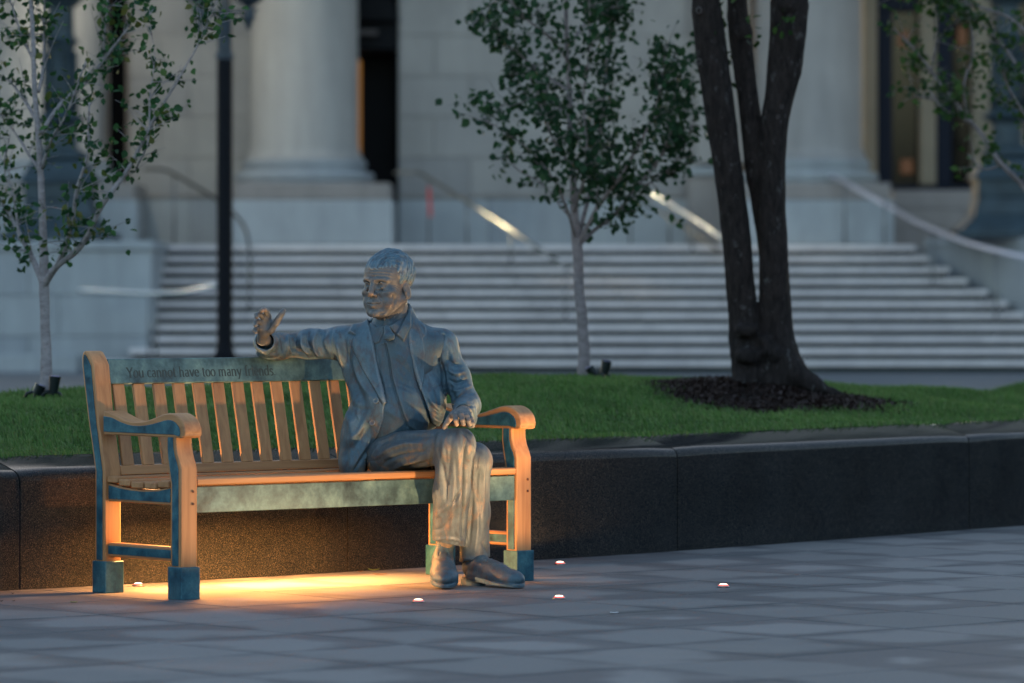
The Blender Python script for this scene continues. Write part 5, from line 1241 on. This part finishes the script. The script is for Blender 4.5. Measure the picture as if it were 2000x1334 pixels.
# ------------------------------------------------------------------ the building, its steps, lamps and rails
def build_background():
    STN = m_stone('limestone', (0.265, 0.252, 0.240), (0.340, 0.322, 0.305), .7, .85, .16)
    STL = m_stone('pale granite', (0.29, 0.31, 0.322), (0.365, 0.385, 0.395), .9, .8, .12)
    STW = m_stone('warm limestone', (0.25, 0.225, 0.205), (0.31, 0.275, 0.25), .7, .85, .12)
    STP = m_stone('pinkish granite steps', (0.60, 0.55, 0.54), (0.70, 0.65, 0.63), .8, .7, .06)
    RIS = m_stone('dark weathered riser', (0.022, 0.034, 0.030), (0.036, 0.052, 0.046), .8, .9, .06)  # grime tone, darkened further to carry the shade under each slab edge
    TAN = m_stone('tan stone mullion', (0.19, 0.165, 0.12), (0.24, 0.205, 0.15), .8, .85, .1)
    BLK = m_simple('black bronze door', (0.005, 0.006, 0.008), .6, spec=.1); NAVY = m_simple('blue-black frame', (0.008, 0.012, 0.024), .6, spec=.15)
    GLZ = Mat('dark window glass', .12, 0.0, .25); GLZ.col((0.006, 0.006, 0.006)); GLZ = GLZ.m
    STEEL = m_metal('stainless steel', (0.70, 0.69, 0.66), .16); LAMPM = m_simple('green-grey cast iron', (0.030, 0.050, 0.062), .55, .1, .3, 4)
    DULL = m_metal('brushed steel rail', (0.13, 0.12, 0.105), .4); GLEAM = m_metal('steel rail tinted for gleam', (0.92, 0.88, 0.95), .34); SEMI = m_metal('aged steel rail', (0.36, 0.34, 0.30), .2)  # last but one: violet-white metal colour carries the sky gleam on the right rail
    PST = m_metal('dull steel post', (0.22, 0.22, 0.21), .45)
    IRON = m_simple('black painted iron', (0.005, 0.006, 0.009), .6, spec=.12)
    inv = lambda o, r: setattr(o, 'matrix_parent_inverse', Matrix.Translation(-r.location)) or o
    def part(mb, name, mat, r, sm=None, bev=0): return inv(mb.build(name, mat, r, sm, bev), r)
    X = xpx
    # ---- staircase
    NS = 11; RH = .173; d0 = 66.0; TD = .36; lefts = [205, 252]+[298]*9; rights = [2300, 2180, 2110, 2050, 2004, 1968, 1930, 1890, 1855, 1815, 1788]
    st = thing('staircase', (0, d0, 0), 'wide flight of eleven pale stone steps rising to the building', 'staircase')
    for i in range(NS):
        d = d0+i*TD; z = RH*(i+1); x0, x1 = X(lefts[i], d), X(rights[i], d)
        n = 9; xs = np.linspace(x0, x1, n+1)
        for j in range(n):   # tread slabs, butted
            part(MB().box((xs[j]+.004, d-.055, z-.084), (xs[j+1]-.004, d+TD+.02, z), .008), 'step_slab', STP, st)
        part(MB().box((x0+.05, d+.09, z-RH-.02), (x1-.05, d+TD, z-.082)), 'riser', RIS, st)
    DL = d0+NS*TD-.02; ZL = RH*NS
    part(MB().box((X(-400, DL), DL+.02, -.1), (X(2400, DL), DL+16, ZL-.003)), 'landing', STN, st)
    # ---- side blocks
    cl = thing('side_block', (X(120, 66), 66.6, 0), 'pale stone side block left of the steps carrying the left lamp', 'wall')
    xa, xb = X(-420, 67), X(298, 66.9)
    zs = [-.05, .52, 1.13, ZL-.10]
    for i in range(3):
        m = 4 if i % 2 else 3; xs = np.linspace(xa, xb, m+1)
        for j in range(m): part(MB().box((xs[j]+.004, 66.72, zs[i]+.004), (xs[j+1]-.004, 70.0, zs[i+1]-.004), .01), 'stone_block', STL, cl)
    part(MB().box((xa+.02, 66.78, -.05), (xb-.02, 69.9, ZL-.12)), 'core', STN, cl)
    part(MB().box((xa, 66.66, ZL-.10), (xb+.03, 70.0, ZL+.04), .02), 'coping', STL, cl)
    part(MB().box((xa, 66.45, -.05), (X(150, 66.4), 66.71, .26), .02), 'plinth', STL, cl)
    cr = thing('side_block', (X(1930, 67), 67, 0), 'pale stone side wall sweeping out at the right of the steps', 'wall')
    pts = [(1794, 69.9), (1830, 69.55), (1868, 69.1), (1905, 68.7), (1945, 68.2), (1985, 67.75), (2030, 67.3), (2090, 66.8), (2200, 66.0)]
    C = catmull([(X(u+16, d), d, 0) for u, d in pts], 5)[:, :2]
    for k_ in range(0, len(C)-1, 5):
        seg = C[k_:k_+6]
        for (za, zb) in ((-.05, 1.0), (1.006, ZL+.0)):
            poly = [(p[0], p[1]) for p in seg]+[(p[0]+1.6, p[1]+1.2) for p in seg[::-1]]
            part(MB().extrude(poly, za, zb, lambda a, b, e: (a, b, e)), 'stone_block', STL, cr, 30)
    poly = [(p[0]-.03, p[1]-.03) for p in C]+[(C[-1][0]+3, C[-1][1]+3.6), (C[0][0]+1.2, C[0][1]+2.0)]
    part(MB().extrude(poly, ZL+.002, ZL+.10, lambda a, b, e: (a, b, e)), 'coping', STL, cr, 30)
    # ---- facade
    bd = thing('stone_building', (0, 74, ZL), 'monumental pale stone building with round columns and tall dark doors', 'building')
    DF = 72.6; ZB = zpx(388, DF)
    def blocks(u0, u1, z0, z1, d, depth, mat, L=1.25, H=.64, bev=.012, name='stone_block'):
        x0, x1 = X(u0, d), X(u1, d); nr = max(1, round((z1-z0)/H)); hz = (z1-z0)/nr
        for r in range(nr):
            nc = max(1, round((x1-x0)/L)); xs = np.linspace(x0, x1, nc+1)
            if r % 2 and nc > 1: xs = np.concatenate([[x0], (xs[:-1]+xs[1:])/2, [x1]])
            for a, b in zip(xs[:-1], xs[1:]):
                o = MB().box((a+.003, d+RNG.uniform(0, .006), z0+r*hz+.003), (b-.003, d+depth, z0+(r+1)*hz-.003), bev); part(o, name, mat, bd)
        part(MB().box((x0+.02, d+.03, z0), (x1-.02, d+depth-.02, z1)), 'wall_core', STN, bd)
    ZT = zpx(-90, DF)
    blocks(-140, 8, ZL, ZT, DF, 1.2, STN); blocks(252, 492, ZB, ZT, DF, 1.2, STN); blocks(778, 1482, ZB, ZT, DF, 1.2, STN)
    blocks(252, 492, ZL, ZB, DF-.10, 1.3, STL, 1.3, .74); blocks(778, 1482, ZL, ZB, DF-.10, 1.3, STL, 1.3, .74)
    part(MB().box((X(252, DF), DF-.13, ZB+.002), (X(492, DF), DF+.4, ZB+.07), .01), 'ledge', STW, bd)
    part(MB().box((X(778, DF), DF-.13, ZB+.002), (X(1340, DF), DF+.4, ZB+.07), .01), 'ledge', STW, bd)
    # unseen upper mass, raised and stretched to block sky from the wall's reflection
    part(MB().box((X(-2400, DF), DF, ZT+.004), (X(4600, DF), DF+2, 34), .02), 'upper_wall', STN, bd)
    part(MB().box((X(-2400, DF), DF-3.0, 13), (X(4600, DF), DF+2, 16.5), .05), 'entablature', STN, bd)
    part(MB().box((X(-2400, DF), DF, ZL), (X(-142, DF), DF+1.2, ZT), .02), 'end_wall', STN, bd)
    # columns on pedestals
    def column(uc, hw, d, up0, up1, wide):
        r = hw*d/F_PX; xc = X(uc, d); zb = zpx(352, d-r)
        part(MB().box((X(up0, d-r-.2), d-r-.32, ZL), (X(up1, d-r-.2), d+r+.3, zpx(390, d-r-.3)-.003), .02), 'pedestal', STL, bd)
        part(MB().box((X(up0+6, d-r-.2), d-r-.28, zpx(390, d-r-.3)), (X(up1-6, d-r-.2), d+r+.3, zpx(357, d-r-.3)), .015), 'plinth', STW, bd)
        z0 = zpx(357, d-r-.3)+.003; e = wide*d/F_PX
        c = (xc, d, z0)
        part(MB().lathe([(r+e, .0), (r+e, .03), (r+e+.035, .06), (r+e+.045, .12), (r+e+.03, .17), (r+e-.04, .19), (r+e*.55, .20), (r+e*.45, .235), (r+e*.5, .265), (r+e*.62, .28), (r+e*.66, .32), (r+e*.55, .36), (r+e*.30, .375)], c, 48), 'base', STL, bd, 40)
        part(MB().lathe([(r+.10, .376), (r+.055, .43), (r+.02, .52), (r, .62), (r-.01, 3.5), (r-.05, 7), (r-.12, 9.4)], c, 48), 'shaft', STN, bd, 40)
        part(MB().lathe([(r-.12, 9.41), (r+.05, 9.6), (r+.12, 9.9), (r+.3, 10.3)], c, 32), 'capital', STN, bd, 40)
    column(595, 105, 71.3, 452, 768, 26); column(1580, 104, 71.3, 1424, 1745, 26); column(92, 107, 71.3, -60, 268, 26)
    part(MB().box((X(1360, 72.3), 72.2, zpx(357, 72.3)+.3), (X(1465, 72.3), 72.59, ZT), .02), 'pilaster', STN, bd)
    part(MB().box((X(1343, 72.3), 72.05, ZL), (X(1423, 72.3), 72.59, zpx(357, 72.3)+.1), .02), 'pilaster_base', STW, bd)
    part(MB().box((X(1343, 72.3), 71.98, zpx(357, 72.3)+.105), (X(1440, 72.3), 72.59, zpx(345, 72.3)+.15), .03), 'pilaster_moulding', STL, bd)
    # dark entrance beside the first column
    def recess(u0, u1, z0, z1, d, back):
        part(MB().box((X(u0, d)-.02, d+back, z0-.02), (X(u1, d)+.02, d+back+.1, z1)), 'recess_back', BLK, bd)
    recess(492, 778, ZL, ZT, DF, 1.5)
    for ua, ub in ((488, 492), (774.5, 778)): part(MB().box((X(ua, DF)+.01, DF+.02, ZL), (X(ub, DF)-.01, DF+1.5, ZT)), 'door_jamb', BLK, bd)
    WARM = m_emit('lit amber interior', (1.0, .42, .06), .10)
    part(MB().box((X(690, DF+1), DF+1.0, ZL), (X(772, DF+1), DF+1.08, zpx(100, DF))), 'door', BLK, bd)
    part(MB().box((X(688, DF+.9), DF+.90, zpx(330, DF)), (X(705, DF+.9), DF+.92, zpx(112, DF))), 'lit_pane', WARM, bd)
    part(MB().box((X(688, DF), DF-.06, zpx(100, DF)), (X(777, DF), DF+.9, zpx(42, DF)), .04), 'door_frieze', BLK, bd)
    part(MB().extrude([(688, 42), (782, 42), (776, 30), (770, 12), (762, -4), (688, -6)], DF-.25, DF+.3, lambda a, b, e: (X(a, DF), e, zpx(b, DF))), 'door_cornice', BLK, bd, 30, .03)
    part(MB().box((X(694, DF), DF-.29, zpx(70, DF)), (X(738, DF), DF-.062, zpx(60, DF)), .01), 'frieze_panel', m_simple('worn bronze lettering panel', (0.06, .05, .05), .5), bd)
    # narrow dark window at left
    recess(8, 252, ZL, ZT, DF, 1.6)
    part(MB().box((X(150, DF), DF+.5, ZL), (X(200, DF), DF+1.3, ZT), .02), 'jamb', STW, bd)
    part(MB().box((X(198, DF), DF+.3, zpx(385, DF)), (X(252, DF)-.003, DF+1.2, zpx(348, DF)), .02), 'window_sill', STW, bd)
    part(MB().box((X(244, DF), DF+.2, zpx(347, DF)), (X(251.5, DF), DF+1.0, ZT), .02), 'window_reveal', STW, bd)
    # tall glazed doors at right
    DR = DF+.9; zs_ = zpx(362, DR)
    blocks(1745, 2300, ZL, zpx(372, DF), DF-.3, 2.0, STW, 2.4, .34)
    part(MB().box((X(1700, DR), DR-.2, zpx(372, DR)+.004), (X(2300, DR), DR+.2, zs_), .01), 'door_sill', NAVY, bd)
    recess(1685, 2300, ZL, ZT, DR, .5)
    segs = [(1684, 1711, TAN, -.25, 'stone_mullion'), (1713, 1742, NAVY, -.1, 'door_frame'), (1794, 1826, TAN, -.25, 'stone_mullion'), (1828, 1858, NAVY, -.1, 'door_frame'), (1896, 1934, TAN, -.25, 'stone_mullion'), (1936, 1960, NAVY, -.1, 'door_frame'), (2010, 2045, TAN, -.25, 'stone_mullion')]
    for a, b, mt, dd, nm in segs: part(MB().box((X(a, DR), DR+dd, zs_+.002), (X(b, DR), DR+.2, ZT), .02), nm, mt, bd)
    for a, b in ((1742, 1794), (1858, 1896), (1960, 2010)): part(MB().box((X(a, DR)+.005, DR+.1, zs_+.002), (X(b, DR)-.005, DR+.13, ZT)), 'glass_pane', GLZ, bd)
    part(MB().box((X(1712, DR), DR-.12, zpx(22, DR)), (X(1794, DR), DR-.02, zpx(-4, DR)), .02), 'door_transom', NAVY, bd)
    W2 = m_emit('dim amber lamp behind glass', (1.0, .36, .05), .025)
    for (u, vv, a, b) in ((1772, 325, 12, 14), (1765, 75, 10, 16), (1850, 90, 5, 20), (1880, 70, 8, 18)):
        part(MB().box((X(u-a, DR), DR+.095-.03, zpx(vv+b, DR)), (X(u+a, DR), DR+.097, zpx(vv-b, DR)), .01), 'lit_pane', W2, bd)
    # ---- stainless handrails
    def rail(label, pts, posts, r=.03, double=False, mt=None):
        C = catmull([P(*p) for p in pts], 8); t = thing('handrail', (C[0][0], C[0][1], 0), label, 'handrail', 'stainless steel handrails on the steps')
        part(MB().tube(C, r, 10), 'rail', mt or STEEL, t, True)
        if double: part(MB().tube(C-np.array([0, -.05, .22]), r*.6, 10), 'lower_rail', DULL, t, True)
        for u, vt, d, vb in posts:
            a, b = P(u, vt, d), P(u, vb, d); part(MB().tube([a, b], .017, 8), 'post', PST, t, True)
    rail('handrail falling away behind the black lamp post left of the door', [(282, 331, 70.2), (315, 331, 69.9), (345, 343, 69.5), (420, 388, 68.5), (455, 415, 68.0), (480, 450, 67.5), (488, 500, 67.2), (488, 560, 67.1)], [(340, 342, 69.6, 478), (488, 480, 67.2, 600)], .026, False, DULL)
    rail('curved handrail in front of the left side block', [(152, 567, 65.2), (230, 570, 65.1), (305, 573, 65.0), (360, 570, 64.9), (423, 557, 64.8)], [(290, 573, 65.0, 700), (305, 573, 65.02, 700)], .034)
    rail('long handrail sloping down behind the dense young tree', [(770, 337, 70.2), (815, 338, 69.9), (840, 350, 69.6), (980, 437, 68.2), (1060, 492, 67.5), (1110, 524, 67.1)], [(838, 350, 69.6, 478), (912, 396, 68.9, 478), (1104, 520, 67.1, 640), (998, 450, 68.1, 520)], .028, False, SEMI)
    rail('handrail behind the foot of the three-stemmed tree', [(1240, 362, 70.2), (1275, 378, 69.9), (1350, 424, 69.35), (1400, 458, 68.95), (1480, 512, 68.3)], [(1232, 362, 70.2, 478), (1308, 398, 69.5, 478), (1352, 426, 69.1, 500)], .034, True)
    rail('long gleaming handrail curving down the right side of the steps', [(1610, 345, 70.4), (1640, 350, 70.0), (1690, 378, 69.5), (1745, 408, 69.0), (1800, 437, 68.4), (1880, 470, 67.6), (1950, 490, 67.0), (2020, 506, 66.5)], [(1650, 356, 70.0, 478), (1728, 398, 69.1, 478), (1822, 446, 68.3, 600), (1945, 488, 67.1, 680)], .036, False, GLEAM)
    tape = MB().tube([P(838, 366, 69.58), P(841, 424, 69.58)], .026, 8).build('red_tape', m_simple('red tape', (.55, .06, .06), .5)); rr_ = [o for o in bpy.data.objects if o.name.startswith('handrail') and 'dense young' in o['label']][0]
    tape.parent = rr_; inv(tape, rr_)
    # ---- ornate lamps on the side blocks
    def ornate(u, d, label, zb):
        x = X(u, d); r = thing('ornate_lamp_post', (x, d, zb), label, 'lamp post', 'cast iron lamp posts on the side blocks')
        def sq(mb, w0, z0, w1, z1): 
            v = [(sx*w0, sy*w0, z0) for sx, sy in ((-1, -1), (1, -1), (1, 1), (-1, 1))]+[(sx*w1, sy*w1, z1) for sx, sy in ((-1, -1), (1, -1), (1, 1), (-1, 1))]
            return mb.add(v, [(0, 3, 2, 1), (4, 5, 6, 7), (0, 1, 5, 4), (1, 2, 6, 5), (2, 3, 7, 6), (3, 0, 4, 7)])
        s = MB(); sq(s, .85, 0, .85, .12); sq(s, .78, .12, .70, .22); s.build('base', LAMPM, r, None, .02)
        s = MB(); sq(s, .66, .22, .56, .34); sq(s, .56, .34, .50, .62); sq(s, .50, .62, .50, .90); sq(s, .58, .90, .52, 1.0); sq(s, .52, 1.0, .40, 1.22); s.build('pedestal', LAMPM, r, None, .02)
        MB().lathe([(.36, 1.22), (.42, 1.28), (.40, 1.36), (.27, 1.42), (.25, 1.75), (.32, 1.80), (.40, 1.86), (.30, 1.93), (.22, 2.0), (.24, 2.2), (.20, 2.9), (.24, 3.0), (.30, 3.05), (.21, 3.12), (.20, 3.55), (.28, 3.62), (.42, 3.75), (.46, 3.85), (.30, 3.92)], (0, 0, 0), 20).build('shaft', LAMPM, r, 40)
        for a in range(8):
            t = a*math.pi/4; MB().tube([(math.cos(t)*.25, math.sin(t)*.25, 1.98), (math.cos(t)*.235, math.sin(t)*.235, 2.9)], .03, 6).build('flute', LAMPM, r, True)
        gl = Mat('milky lamp glass', .25); gl.col((.55, .60, .72)); tr = gl.n('BsdfTransparent'); mx = gl.n('MixShader'); mx.inputs[0].default_value = .5
        gl.b.inputs['Emission Color'].default_value = (.75, .85, 1, 1); gl.b.inputs['Emission Strength'].default_value = .25
        out = [n for n in gl.t.nodes if n.type == 'OUTPUT_MATERIAL'][0]; gl.l(gl.b.outputs[0], mx.inputs[1]); gl.l(tr.outputs[0], mx.inputs[2]); gl.l(mx.outputs[0], out.inputs[0])
        pl = bpy.data.lights.new('globe_lamp', 'POINT'); pl.energy = 160 if u < 500 else 12; pl.color = (1, .88, .62); pl.shadow_soft_size = .12
        po = bpy.data.objects.new('globe_lamp', pl); COL.objects.link(po); po.parent = r; po.location = (0, 0, 4.5)
        if u < 500:   # two added spots aimed at the handrails to make their glints
            for tgt in (P(980, 437, 68.2), P(1345, 421, 69.4)):
                q_ = bpy.data.lights.new('glint_spot', 'SPOT'); q_.energy = 900; q_.color = (1, .86, .55); q_.spot_size = math.radians(8); q_.spot_blend = .9; q_.shadow_soft_size = .08
                qo = bpy.data.objects.new('glint_spot', q_); COL.objects.link(qo); qo.parent = r; qo.location = (.6, 0, 4.4)
                qo.rotation_euler = (Vector((x+.6, d, zb+4.4))-Vector(tgt)).to_track_quat('Z', 'Y').to_euler()
        MB().lathe([(.20, 3.92), (.42, 4.1), (.52, 4.4), (.46, 4.75), (.26, 5.0), (.05, 5.05)], (0, 0, 0), 24).build('globe', gl.m, r, True)
        for a in range(6):
            t = a*math.pi/3; MB().tube([(math.cos(t)*.22, math.sin(t)*.22, 3.92), (math.cos(t)*.54, math.sin(t)*.54, 4.4), (math.cos(t)*.2, math.sin(t)*.2, 5.06)], .018, 6).build('globe_rib', LAMPM, r, True)
    ornate(118, 68.2, 'large cast iron lamp post on the left side block behind the sparse tree', ZL+.042)
    ornate(1968, 68.6, 'large cast iron lamp post with milky globe on the right side wall', ZL+.102)
    # ---- slim street lamp
    d = 46.0; x = X(439, d); r = thing('street_lamp', (x, d, 0), 'slim black street lamp post standing in front of the steps', 'street lamp')
    zc = zpx(690, d); zt = zpx(112, d); hw = 15.5*d/F_PX
    MB().lathe([(.17, 0), (.17, .08), (.135, .14), (.125, .40), (.14, .44), (.115, .50), (.112, .545), (.118, .56), (hw+.012, .60), (hw, .68), (hw, zt-.02)], (0, 0, 0), 20).build('pole', IRON, r, 40)
    TE = m_simple('verdigris lamp head metal', (0.035, 0.05, 0.065), .5, .1, .3, 10)
    MB().lathe([(hw+.015, zt-.02), (hw+.018, zt+.03), (hw*.95, zt+.05), (hw*.9, zt+.42), (hw+.012, zt+.45), (hw*.8, zt+.5), (hw*.7, zt+.62), (.02, zt+1.3)], (0, 0, 0), 20).build('collar', TE, r, 40)
    for sg in (-1, 1):
        MB().tube([(0, 0, zt+.40), (sg*.15, 0, zt+.48), (sg*.26, 0, zt+.45), (sg*.33, 0, zt+.50)], .022, 7).build('arm', TE, r, True)
        MB().lathe([(.02, -.18), (.035, -.12), (.07, -.06), (.06, .02), (.03, .06), (.10, .10), (.16, .14), (.16, .19), (.05, .22)], (sg*.245, 0, zt+.46), 16).build('lamp_holder', TE, r, 40)
        MB().lathe([(.10, .0), (.17, .10), (.19, .26), (.14, .42), (.03, .52)], (sg*.245, 0, zt+.68), 20).build('lamp_globe', m_emit('lit lamp globe', (1.0, .78, .45), 4), r, True)

def build_horizon_blocker():
    # added unseen ring: hides the horizon glow, gives granite and windows something to mirror
    M = m_stone('horizon blocker stone', (0.06, 0.06, 0.065), (0.10, 0.10, 0.105), .1, .9, .1); mb = MB(); r = random.Random(3)
    for a in range(-228, 50, 9):
        t = math.radians(a); R_ = r.uniform(52, 60); h = r.uniform(4.5, 8)+(4 if -70 < a else 0); c = np.array([math.cos(t)*R_, math.sin(t)*R_+18, 0]); 
        if c[1] > 62 or (abs(c[0]) < 26 and c[1] > 0): continue
        M4 = Matrix.Translation(Vector(c)) @ Matrix.Rotation(t, 4, 'Z')
        mb.box((0, -4.6, -.02), (9, 4.6, h), M=M4); mb.box((-.25, -4.6, h-.8), (0.1, 4.6, h-.2), M=M4)
    tag(mb.build('horizon_blocker', M), kind='structure')
build_ground(); build_wall(); build_lawn(); build_background(); build_horizon_blocker(); build_trees(); build_bench(); build_statue(); build_small()
